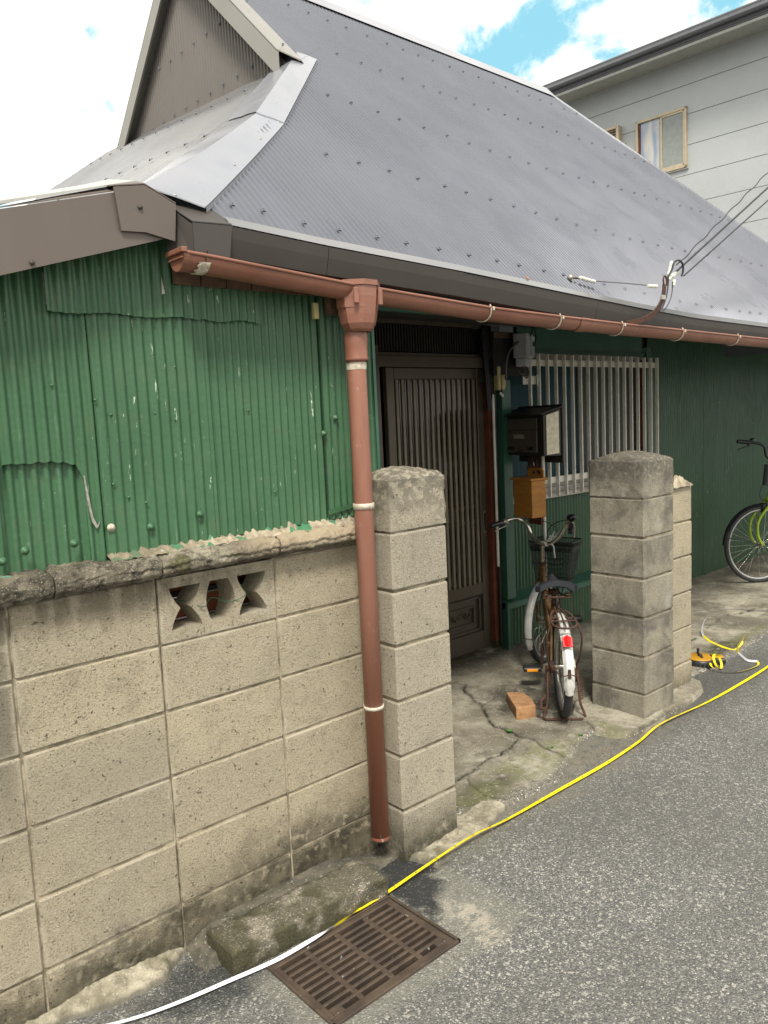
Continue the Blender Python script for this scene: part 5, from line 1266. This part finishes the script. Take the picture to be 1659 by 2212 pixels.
def clampi(c, ax, L, n=3):
    mm = MB(); ax = Vector(ax).normalized(); u_ = ax.orthogonal().normalized()
    for k in range(n): p = Vector(c) + ax * (k - (n - 1) / 2) * L / n; mm.tube([p - ax * L / n * .42, p + ax * L / n * .42], .0085, 8)
    mm.tube([Vector(c) - ax * L * .55, Vector(c) + ax * L * .55], .004, 6)
    return mm.build('insulator', 'porcelain', sv)
clampi((3.325, 1.89, 2.112), (1, 0, .05), .08); clampi((3.47, 1.88, 2.162), (.8, 0, .5), .06, 2); clampi((3.505, 1.88, 2.175), (.9, 0, .4), .05, 2); clampi((3.53, 1.88, 2.185), (.9, 0, .3), .035, 1)
clampi((3.465, 1.88, 2.20), (.4, 0, .9), .07, 3); clampi((3.48, 1.87, 2.135), (.3, 0, 1), .03, 2)
clampi((3.005, 2.015, 2.135), (1, -.1, -.12), .10, 3)
MB().lathe([(0, .0), (.012, .002), (.013, .01), (.006, .022), (0, .024)], (2.905, 2.04, 2.140), 10, Matrix.Rotation(math.pi / 2, 3, 'Y')).build('anchor', 'galvanised', sv)
MB().tube([(2.915, 2.04, 2.140), (2.96, 2.025, 2.139)], .004, 6).build('rod', 'rusty_steel', sv)
MB().tube([(3.05, 2.00, 2.130), (3.17, 1.94, 2.122), (3.29, 1.89, 2.113)], .0024, 6).build('stay_wire', 'cable_grey', sv)
MB().tube(cr([(3.43, 1.88, 2.15), (3.46, 1.87, 2.19), (3.475, 1.865, 2.225), (3.51, 1.86, 2.238), (3.545, 1.86, 2.222), (3.555, 1.865, 2.19), (3.55, 1.87, 2.172)], 6), .0045, 8).build('wire_loop', 'cable_black', sv)
MB().tube(cr([(3.44, 1.875, 2.16), (3.435, 1.875, 2.11), (3.42, 1.878, 2.06), (3.40, 1.885, 2.02), (3.37, 1.90, 1.99)], 6), .0035, 6).build('down_wire', 'cable_black', sv)
MB().tube(cr([(3.47, 1.87, 2.14), (3.46, 1.87, 2.08), (3.43, 1.875, 2.03), (3.395, 1.885, 2.0)], 6), .0025, 6).build('down_wire', 'cable_black', sv)
grp = 'overhead service wires'
def wire(name, p0, p1, r_, lab, wob=0.0, ext=4.5):
    p0 = Vector(p0); p1 = Vector(p1); q = []
    for k in range(140):
        t = k / 139 * ext; p = p0.lerp(p1, t) - Vector((0, 0, .0)) ; p.z += .05 * (t / ext - 1) * t / ext * 4 * .0
        if wob: p += Vector((math.sin(t * 34), math.cos(t * 34), math.sin(t * 34 + 1))) * wob
        q.append(p)
    o = MB().tube(q, r_, 6).build(name, 'cable_black', label=lab, cat='wire', group=grp)
wire('service_wire', (3.50, 1.865, 2.215), (4.495, 1.875, 2.794), .0028, 'thin twisted black wire, uppermost of those rising right from the eave bracket', .003)
wire('service_wire', (3.50, 1.865, 2.19), (4.486, 1.87, 2.712), .0048, 'thick black cable, middle one of those rising right from the eave bracket')
wire('service_wire', (3.555, 1.86, 2.172), (4.55, 1.868, 2.68), .0036, 'lowest black cable leaving the right insulator of the eave bracket')
# ---------------- bicycles ----------------
def wheel(par, c, ax, fw, r_, tyre, name='wheel', rt=.021, rim='rim_steel', spokes=28):
    """c centre, ax axle direction, fw rolling direction"""
    ax = Vector(ax).normalized(); fw = Vector(fw).normalized(); up_ = ax.cross(fw); M = Matrix((fw, up_, ax)).transposed(); c = Vector(c)
    N = 44; prf = [(rt * math.cos(a), rt * math.sin(a)) for a in [2 * math.pi * k / 10 for k in range(10)]]
    def ring(mm, pr_, R_):
        K = len(pr_); vs = [c + M @ Vector(((R_ + a) * math.cos(t), (R_ + a) * math.sin(t), b)) for t in [2 * math.pi * i / N for i in range(N)] for a, b in pr_]
        mm.add(vs, [(i * K + k, i * K + (k + 1) % K, ((i + 1) % N) * K + (k + 1) % K, ((i + 1) % N) * K + k) for i in range(N) for k in range(K)], True); return mm
    w_ = ring(MB(), prf, r_ - rt).build(name, tyre, par)
    ring(MB(), [(-.020, -.012), (-.004, -.014), (-.004, .014), (-.020, .012), (-.024, 0)], r_ - rt - .004).build('rim', rim, w_)
    mm = MB()
    for k in range(spokes):
        t = 2 * math.pi * k / spokes; s_ = 1 if k % 2 else -1; t2 = t + .5 * (1 if k % 4 < 2 else -1)
        a_ = c + M @ Vector(((r_ - rt - .02) * math.cos(t), (r_ - rt - .02) * math.sin(t), 0)); b_ = c + M @ Vector((.02 * math.cos(t2), .02 * math.sin(t2), s_ * .028)); mm.tube([a_, b_], .0011, 4, caps=False)
    mm.build('spokes', 'chrome', w_)
    MB().tube([c - ax * .032, c + ax * .032], .014, 12).tube([c - ax * .056, c + ax * .056], .006, 8).build('hub', 'chrome', w_)
    return w_
def fender(par, c, ax, fw, r_, a0, a1, mt, wd_=.026, name='fender'):
    ax = Vector(ax).normalized(); fw = Vector(fw).normalized(); c = Vector(c)
    def f(u, v):
        t = lerp(a0, a1, u); q = (v - .5) * 2; w_ = wd_ * (1 if .03 < u < .97 else .75); R_ = r_ + .016 - .013 * q * q + (.002 if abs(abs(q) - .45) < .12 else 0)
        return c + fw * (R_ * math.cos(t)) + Vector((0, 0, 1)) * (R_ * math.sin(t)) + ax * (w_ * q)
    mm = MB(); mm.grid(f, 36, 14); mm.grid(lambda u, v: f(u, 1 - v) + (c - f(u, 1 - v)).normalized() * .0015, 36, 14); return mm.build(name, mt, par)

b1 = thing('old_bicycle', 'rusty brown bicycle with white mudguards and black wire basket, parked beside the square pillar', 'bicycle', (3.5, 2.6, 0))
az = math.radians(43.5); F_ = Vector((math.cos(az), math.sin(az), 0)); Lf = Vector((-F_.y, F_.x, 0)); Z_ = Vector((0, 0, 1)); G = .014
RR = .258; RC = Vector((3.225, 2.352, G + RR))
def Q(f, l, z): return Vector((RC.x, RC.y, 0)) + F_ * f + Lf * l + Z_ * (z + G * 0)
st = math.radians(43.5 - 29); SF = Vector((math.cos(st), math.sin(st), 0)); SL = Vector((-SF.y, SF.x, 0))
HT, HB = Q(.800, 0, .655), Q(.835, 0, .555)
FC = Q(.875, -.01, 0) + SF * .012; FC.z = G + RR
wheel(b1, RC, Lf, F_, RR, 'rubber'); wheel(b1, FC, SL, SF, RR, 'rubber')
fr = fender(b1, RC, Lf, F_, RR, math.radians(50), math.radians(193), 'fender_white'); ff = fender(b1, FC, SL, SF, RR, math.radians(62), math.radians(205), 'fender_white', .024)
mm = MB(); BB = Q(.40, 0, .275); ST = Q(.275, 0, .53)
mm.tube([HB + Z_ * .02, Q(.62, 0, .36), BB], .017, 12).tube([HT - Z_ * .03, Q(.56, 0, .46), Q(.35, 0, .42)], .013, 12).tube([BB, ST], .016, 12)
for s_ in (-1, 1):
    mm.tube([BB + Lf * .025 * s_, RC + Lf * .052 * s_], .009, 8).tube([ST + Lf * .014 * s_ - Z_ * .02, RC + Lf * .055 * s_], .007, 8)
mm.tube([HB, HT], .020, 14).tube([BB - Lf * .035, BB + Lf * .035], .021, 14)
frm = mm.build('frame', 'frame_brown', b1); MB().tube([HT, HT + Z_ * .012], .024, 14).tube([HB - Z_ * .006, HB + Z_ * .006], .023, 14).build('headset', 'rusty_steel', frm)
mm = MB()
for s_ in (-1, 1): mm.tube([HB + SL * .036 * s_ - Z_ * .02, HB + SL * .04 * s_ - Z_ * .12, FC + SL * .048 * s_], .010, 8)
mm.tube([HB - Z_ * .02 - SL * .036, HB - Z_ * .02 + SL * .036], .011, 8).build('fork', 'frame_brown', b1)
# seat
mm = MB(); SC = Q(.20, 0, .668)
def sad(u, v):
    t = u; q = (v - .5) * 2; w_ = interp(t, [0, .12, .35, .6, 1], [.088, .112, .098, .040, .020]) ; e = abs(q)
    return SC + F_ * (lerp(-.085, .165, t)) + Lf * (w_ * q) + Z_ * (.008 * math.cos(q * 1.4) - .016 * e ** 4 + interp(t, [0, .3, .6, 1], [.012, 0, -.004, .006]) + .010 * (1 - e) * (t < .3))
mm.grid(sad, 22, 16); mm.grid(lambda u, v: sad(u, 1 - v) - Z_ * .030 * (1 - .3 * u), 22, 16)
for u0 in (0, 1):
    e_ = [sad(u0, v / 16) for v in range(17)]; d_ = [p - Z_ * .03 * (1 - .3 * u0) for p in e_]; mm.add(e_ + d_, [(i, i + 1, i + 18, i + 17) for i in range(16)])
for v0 in (0, 1):
    e_ = [sad(u / 22, v0) for u in range(23)]; d_ = [p - Z_ * .03 * (1 - .3 * u / 22) for u, p in enumerate(e_)]; mm.add(e_ + d_, [(i, i + 1, i + 24, i + 23) for i in range(22)])
sd_ = mm.build('saddle', 'saddle_vinyl', b1)
mm = MB()
for s_ in (-1, 1):
    c0 = Q(.15, .062 * s_, .592); mm.tube([c0 + Vector((.016 * math.cos(a), .016 * math.sin(a), a * .0022)) for a in [k * .6 for k in range(34)]], .003, 5)
    mm.tube([Q(.14, .065 * s_, .600), Q(.24, .03 * s_, .598), Q(.34, .016 * s_, .635)], .0045, 6)
mm.tube([Q(.15, -.07, .600), Q(.15, .07, .600)], .005, 6).tube([ST, Q(.262, 0, .60)], .013, 10).box(Q(.255, 0, .605), (.04, .04, .03), .004); mm.build('saddle_spring', 'rusty_steel', sd_)
# rack
mm = MB(); rz = .540; ring_ = cr([Q(.06, .030, rz + .01), Q(-.02, .055, rz), Q(-.13, .060, rz - .008), Q(-.18, .035, rz - .014), Q(-.19, 0, rz - .016), Q(-.18, -.035, rz - .014), Q(-.13, -.060, rz - .008), Q(-.02, -.055, rz), Q(.06, -.03, rz + .01)], 6)
mm.tube(ring_, .0055, 7); 
for l in (-.03, 0, .03): mm.tube([Q(.05, l * .6, rz + .012), Q(-.18, l, rz - .010)], .004, 6)
for f in (-.04, -.10): mm.tube([Q(f, -.058, rz - .002), Q(f, .058, rz - .002)], .004, 6)
for s_ in (-1, 1): mm.tube(cr([Q(-.12, .062 * s_, rz - .006), Q(-.115, .085 * s_, .46), Q(-.07, .080 * s_, .34), Q(-.02, .062 * s_, .275)], 5), .005, 7)
mm.tube([ST - Z_ * .0, Q(.05, .02, rz + .01)], .004, 6).tube([ST, Q(.05, -.02, rz + .01)], .004, 6)
rk = mm.build('rack', 'rusty_steel', b1)
# spring and stand
mm = MB()
for s_ in (-1, 1): mm.tube(cr([Q(0, .070 * s_, .262), Q(-.02, .078 * s_, .20), Q(-.045, .082 * s_, .10), Q(-.055, .098 * s_, .05), Q(-.068, .105 * s_, .026)], 5), .0065, 8)
mm.tube(cr([Q(-.068, .105, .026), Q(-.078, .085, .021), Q(-.078, 0, .021), Q(-.078, -.085, .021), Q(-.068, -.105, .026)], 4), .0065, 8)
for s_ in (-1, 1): mm.box(Q(-.002, .070 * s_, .235), (.012, .03, .09), .003, Matrix.Rotation(az, 3, 'Z'))
sn = mm.build('kickstand', 'rusty_steel', b1)
c0 = Q(-.02, -.093, .10); MB().tube([c0 + Vector((.009 * math.cos(a), .009 * math.sin(a), a * .0016)) for a in [k * .9 for k in range(80)]], .0018, 4).build('stand_spring', 'rusty_steel', sn)
MB().tube([Q(-.02, .085, .13), Q(-.05, .115, .11), Q(-.08, .12, .075)], .007, 6).box(Q(-.075, .118, .08), (.02, .04, .012), .003).build('stand_lever', 'rusty_steel', sn)
# reflector and fender stay
def fp(a, r0=0): return RC + F_ * ((RR + .018 + r0) * math.cos(a)) + Z_ * ((RR + .018 + r0) * math.sin(a))
a_ = math.radians(138); n_ = (F_ * math.cos(a_) + Z_ * math.sin(a_)); t_ = (Z_ * math.cos(a_) * -1 + F_ * math.sin(a_)); Mx = Matrix((Lf, n_.cross(Lf), n_)).transposed()
mm = MB(); mm.xf = Matrix.Translation(fp(a_, .012)) @ Mx.to_4x4()
mm.prism([(-.022, .030, 0), (.022, .030, 0), (.024, -.018, 0), (.0, -.032, 0), (-.024, -.018, 0)], (0, 0, .010)); mm.prism([(-.015, .024, .010), (.0, .028, .016), (.0, -.028, .016), (-.017, -.016, .010)], (0, 0, .001)); mm.prism([(.0, .028, .016), (.015, .024, .010), (.017, -.016, .010), (.0, -.028, .016)], (0, 0, .001)); mm.build('reflector', 'reflector_red', b1)
pz = fp(math.radians(172)); mm = MB(); mm.tube(cr([RC + Lf * .062, pz + Lf * .034 + Z_ * .004, pz + Z_ * .008 + n_ * .004, pz - Lf * .034 + Z_ * .004, RC - Lf * .062], 5), .0028, 6); mm.box(pz + Z_ * .012, (.014, .014, .045), .003, Matrix.Rotation(az, 3, 'Z')); mm.build('fender_stay', 'rusty_steel', fr)
pf = FC + SF * ((RR + .018) * math.cos(math.radians(188))) + Z_ * ((RR + .018) * math.sin(math.radians(188)))
MB().tube([FC + SL * .055, pf + SL * .026, pf, pf - SL * .026, FC - SL * .055], .0024, 5).build('fender_stay', 'rusty_steel', ff)
# cranks, pedals, chain guard
mm = MB(); dn = (Z_ * -1 + F_ * .05).normalized()
mm.tube([BB + Lf * .05, BB + Lf * .062 + dn * .145], .008, 8); mm.tube([BB - Lf * .055, BB - Lf * .065 - dn * .145 + F_ * .0], .008, 8); ck = mm.build('crank', 'rusty_steel', b1)
for s_, cen in ((1, BB + Lf * .115 + dn * .145), (-1, BB - Lf * .115 - dn * .145)):
    pdl = MB().box(cen, (.070, .10, .024), .005, Matrix.Rotation(az, 3, 'Z')).build('pedal', 'black_plastic', b1)
    for e in (-1, 1) if s_ > 0 else (1,): MB().box(cen + F_ * .036 * e, (.003, .062, .015), .001, Matrix.Rotation(az, 3, 'Z')).build('reflector', 'reflector_orange', pdl)
mm = MB(); mm.prism([RC - Lf * .062 + Z_ * .045 - F_ * .03, BB - Lf * .062 + Z_ * .075, BB - Lf * .062 + F_ * .06 + Z_ * .03, BB - Lf * .062 + F_ * .05 - Z_ * .05, RC - Lf * .062 - Z_ * .035 - F_ * .03, RC - Lf * .062 - F_ * .05], Lf * .008); mm.build('chain_guard', 'galvanised', b1)
MB().lathe([(0, -.010), (.030, -.010), (.032, 0), (.030, .010), (0, .010)], RC + Lf * .052, 20, Matrix((F_, Z_, Lf)).transposed()).build('brake_drum', 'rusty_steel', b1)
# stem, handlebar
ST2 = HT + (HT - HB).normalized() * .115 * 1; ST2 = HT + Z_ * .120 - F_ * .02
MB().tube([HT, ST2], .0125, 12).tube([ST2 - SF * .0, ST2 + SF * .03 + Z_ * .006], .014, 10).build('stem', 'chrome', b1)
HC = ST2 + SF * .03 + Z_ * .006
def HQ(f, l, z): return HC + SF * f + SL * l + Z_ * z
hl = cr([HQ(0, 0, 0), HQ(.006, .045, .004), HQ(.02, .09, .045), HQ(.03, .12, .10), HQ(.025, .165, .138), HQ(-.02, .21, .142), HQ(-.085, .235, .132), HQ(-.175, .262, .122)], 7); hr = cr([HQ(0, 0, 0), HQ(.006, -.045, .004), HQ(.02, -.09, .045), HQ(.03, -.12, .10), HQ(.02, -.155, .135), HQ(-.03, -.185, .140), HQ(-.085, -.205, .128), HQ(-.175, -.235, .108)], 7)
hb = MB().tube(list(reversed(hl)) + hr[1:], .0115, 12).build('handlebar', 'chrome', b1)
for pp in (hl, hr):
    d_ = (pp[-1] - pp[-7]).normalized(); g_ = pp[-1]
    MB().tube([g_ - d_ * .10, g_ - d_ * .09, g_ + d_ * .005, g_ + d_ * .012], [.016, .0165, .0165, .013], 12).build('grip', 'black_plastic', hb)
    p0 = g_ - d_ * .12; MB().tube([p0, p0 + SF * .035 - Z_ * .018], .010, 8).tube(cr([p0 + SF * .04 - Z_ * .015, p0 + SF * .05 + d_ * .03 - Z_ * .028, p0 + SF * .05 + d_ * .10 - Z_ * .034, p0 + SF * .05 + d_ * .125 - Z_ * .040], 5), .005, 6).box(p0, (.03, .03, .03), .006).build('brake_lever', 'galvanised', hb)
bc = hr[-12]; MB().lathe([(.0, .048), (.018, .045), (.028, .034), (.030, .022), (.024, .012), (.012, .006), (.010, 0)], bc + Z_ * .008, 18).build('bell', 'black_plastic', hb)
MB().tube(cr([hl[-10] + SF * .03, HQ(.06, .19, .135), HQ(.14, .10, .125), HQ(.19, 0, .07), HQ(.17, -.03, -.04), HQ(.08, -.02, -.14)], 7), .0028, 6).build('brake_cable', 'cable_black', hb)
MB().tube(cr([hr[-10] + SF * .03, HQ(.07, -.14, .13), HQ(.16, -.05, .12), HQ(.20, .05, .06), HQ(.17, .06, -.06), HQ(.06, .02, -.18)], 7), .0028, 6).build('brake_cable', 'cable_black', hb)
# basket
bz0, bz1 = .525, .775; BC = HC + SF * .155; BC.z = 0
def bs(t, z):
    k = (z - bz0) / (bz1 - bz0); w_ = lerp(.105, .150, k); d_ = lerp(.075, .105, k); c_ = math.cos(t); s_ = math.sin(t); e = .38
    return BC + SL * (w_ * math.copysign(abs(c_) ** e, c_)) + SF * (d_ * math.copysign(abs(s_) ** e, s_) + .02 * k) + Z_ * z
mm = MB(); mm.grid(lambda u, v: bs(u * 2 * math.pi, lerp(bz0, bz1, v)) - Vector((BC.x, BC.y, .65)), 48, 6)
n_ = 48; mm.add([bs(u / 48 * 2 * math.pi, bz0) - Vector((BC.x, BC.y, .65)) for u in range(48)], [tuple(range(48))])
bsk = link('basket', mm.mesh('basket', 'basket_mesh'), b1, loc=(BC.x, BC.y, .65))
mm = MB()
for z, r_ in ((bz1, .0045), (bz1 - .032, .003), (bz1 - .055, .003), (bz0, .004), (.64, .0022)): mm.tube([bs(k / 48 * 2 * math.pi, z) for k in range(48)], r_, 6, closed=True)
for z in (bz1 - .045,): mm.grid(lambda u, v: bs(u * 2 * math.pi, z - .008 + .016 * v), 48, 1)
for k in range(16): mm.tube([bs(k / 16 * 2 * math.pi, bz0), bs(k / 16 * 2 * math.pi, bz1)], .0014, 4)
mm.tube([FC + SL * .05, BC + SL * .07 + Z_ * bz0], .004, 5).tube([FC - SL * .05, BC - SL * .07 + Z_ * bz0], .004, 5); mm.build('basket_wire', 'black_plastic', bsk)
lp = thing('cord_bundle', 'knotted white cord tied round the handlebar stem of the old bicycle', 'cord', HC)
mm = MB(); rr = random.Random(4)
for k in range(3): mm.tube([HC + Vector((.020 * math.cos(a), .020 * math.sin(a), -.012 + .010 * k + .004 * math.sin(a * 2 + k))) for a in [q * .5 for q in range(14)]], .0045, 6)
for k in range(9): a = rr.uniform(-.6, .9); d_ = (SF * .2 - SL * (.55 + rr.uniform(-.3, .3)) + Z_ * rr.uniform(.5, .9)).normalized(); s0 = HC - SL * rr.uniform(0, .03) + SF * .02; mm.tube([s0, s0 + d_ * rr.uniform(.05, .10)], .0030, 5)
mm.tube(cr([HC - SL * .02, HC - SL * .055 - Z_ * .01, HC - SL * .062 - Z_ * .05, HC - SL * .066 - Z_ * .085], 5), .0045, 6); mm.build('cord', 'cord_white', lp)
lampb = MB().box(Q(.86, -.05, .40), (.05, .05, .06), .01); lampb.build('dynamo_lamp', 'black_plastic', b1)

# lime green bicycle, front half in view
b2 = thing('lime_bicycle', 'lime green bicycle with black mudguards against the green wall at the right edge', 'bicycle', (7.0, 2.85, 0))
az2 = math.radians(149); F2 = Vector((math.cos(az2), math.sin(az2), 0)); L2 = Vector((-F2.y, F2.x, 0)); R2 = .338; C2 = Vector((6.86, 2.90, R2 + .01))
wheel(b2, C2, L2, F2, R2, 'rubber', rt=.019, spokes=32); C2r = C2 - F2 * 1.10; wheel(b2, C2r, L2, F2, R2, 'rubber', rt=.019, spokes=32)
f2 = fender(b2, C2, L2, F2, R2, math.radians(18), math.radians(120), 'black_plastic'); fender(b2, C2, L2, F2, R2, math.radians(2), math.radians(24), 'black_plastic', .020); fender(b2, C2r, L2, F2, R2, math.radians(30), math.radians(175), 'black_plastic')
H2b = C2 - F2 * .075 + Z_ * .375; H2t = H2b + (Z_ - F2 * .32).normalized() * .16
mm = MB(); mm.tube([H2b, H2t], .019, 14); BB2 = C2 - F2 * .66 - Z_ * .06; ST3 = BB2 - F2 * .16 + Z_ * .46
mm.tube([H2b + Z_ * .02, C2 - F2 * .40 + Z_ * .10, BB2], .019, 12).tube([H2t - Z_ * .03, C2 - F2 * .45 + Z_ * .24, ST3 - Z_ * .18], .014, 12).tube([BB2, ST3], .015, 12)
for s_ in (-1, 1): mm.tube([BB2 + L2 * .03 * s_, C2r + L2 * .055 * s_], .009, 8).tube([ST3 - Z_ * .05, C2r + L2 * .055 * s_], .007, 8)
mm.build('frame', 'lime_paint', b2)
mm = MB()
for s_ in (-1, 1): mm.tube(cr([H2b + L2 * .045 * s_ - Z_ * .01, C2 + F2 * .045 + L2 * .05 * s_ + Z_ * .22, C2 + F2 * .055 + L2 * .052 * s_ + Z_ * .09, C2 + L2 * .052 * s_ + F2 * .01], 6), .0115, 10)
mm.tube([H2b - L2 * .05, H2b + L2 * .05], .014, 8).tube([C2 + F2 * .03 + Z_ * .24 - L2 * .05, C2 + F2 * .03 + Z_ * .24 + L2 * .05], .006, 6); mm.build('fork', 'lime_paint', b2)
mm = MB(); e_ = C2 + F2 * ((R2 + .016) * math.cos(math.radians(14))) + Z_ * ((R2 + .016) * math.sin(math.radians(14)))
for s_ in (-1, 1): mm.tube([C2 + L2 * .058 * s_, e_ + L2 * .026 * s_], .003, 5)
mm.build('fender_stay', 'black_plastic', f2)
def D2(px, py, d):
    v = Vector(((px - CXP), (CYP - py), -FPX)); v = v / FPX * d; return mw @ v
mm = MB(); bars = cr([H2t, H2t + (H2t - H2b).normalized() * .16, Vector((6.955, 2.885, 1.10)), Vector((6.93, 2.90, 1.19)), Vector((6.885, 2.945, 1.222)), Vector((6.83, 3.0, 1.232))], 6)
hb2 = mm.tube(bars, .0115, 10).build('handlebar', 'black_plastic', b2)
MB().tube([(6.84, 2.99, 1.232), (6.765, 3.058, 1.245)], .0175, 12).build('grip', 'black_plastic', hb2)
MB().tube([bars[-1], bars[-1] - Z_ * .03 - F2 * .02], .012, 8).tube(cr([Vector((6.835, 2.99, 1.205)), Vector((6.80, 3.02, 1.190)), Vector((6.765, 3.05, 1.175))], 4), .005, 6).build('brake_lever', 'black_plastic', hb2)
MB().lathe([(.022, 0), (.022, .014), (.014, .022), (0, .024)], (6.86, 2.97, 1.245), 14).build('bell', 'black_plastic', hb2)
MB().tube([H2t - Z_ * .02 + F2 * .05, H2t + Z_ * .16 + F2 * .03 ], .045, 14).build('lock_bag', 'cable_grey', b2)
MB().tube(cr([(6.84, 2.975, 1.22), (6.93, 2.93, 1.21), (7.02, 2.87, 1.15)], 5), .003, 5).build('brake_cable', 'cable_black', hb2)
MB().tube(cr([H2t + F2 * .06 + Z_ * .08, H2t + F2 * .09 + Z_ * .02, H2b + F2 * .08 + Z_ * .06, H2b + F2 * .05], 6), .003, 5).build('brake_cable', 'cable_black', b2)
MB().box(C2 - F2 * .03 + Z_ * .32, (.07, .05, .08), .01).build('brake_calliper', 'black_plastic', b2)
sdl = MB(); sdl.box(ST3 + Z_ * .22, (.26, .16, .05), .02, Matrix.Rotation(az2, 3, 'Z')); sdl.tube([ST3, ST3 + Z_ * .20], .013, 8); sdl.build('saddle', 'saddle_vinyl', b2)

lf_ = thing('fallen_leaf', 'small curled orange leaf lying on the front eave edge of the metal roof', 'leaf', (2.55, 1.99, fz(2.55, 1.99)))
MB().grid(lambda u, v: (2.55 + .010 * (u - .5) * math.sin(math.pi * v), 1.985 + .014 * (v - .5), fz(2.55, 1.985 + .014 * (v - .5)) + .012 + .006 * (u - .5) ** 2 * 4), 4, 6).build('blade', 'leaf_orange', lf_)

# loose grit along the wall foot, the kerb stone and the slab edge
rg_ = random.Random(11); mm = MB()
def grit(x, y, r_):
    a = rg_.uniform(0, 6.28); vs = []
    for k in range(5): q = a + k * 1.2566; vs.append((x + r_ * rg_.uniform(.7, 1.2) * math.cos(q), y + r_ * rg_.uniform(.7, 1.2) * math.sin(q), .001))
    vs.append((x + r_ * .2, y, r_ * rg_.uniform(.7, 1.3) + .002)); mm.add(vs, [(0, 1, 5), (1, 2, 5), (2, 3, 5), (3, 4, 5), (4, 0, 5)])
for k in range(1100):
    u = rg_.random(); t = rg_.random()
    if t < .30: x = rg_.uniform(.3, 1.05); y = 2.02 - abs(rg_.gauss(0, .05)) 
    elif t < .42: x = rg_.uniform(1.0, 1.56); y = 1.885 - abs(rg_.gauss(0, .012))
    elif t < .60: x = rg_.uniform(1.75, 2.35); y = 1.88 - abs(rg_.gauss(0, .05))
    elif t < .85: x = rg_.uniform(2.2, 3.2); y = 1.96 + rg_.gauss(0, .05)
    else: x = rg_.uniform(.6, 4.5); y = 1.4 + rg_.random() * .5
    if 1.08 < x < 1.58 and 1.52 < y < 1.87: continue
    grit(x, y, rg_.choice([.0012, .0016, .002, .0028, .0038]))
mm.build('gravel', 'mortar_haunch', kind='stuff')
for k, (x, y) in enumerate(()): pass
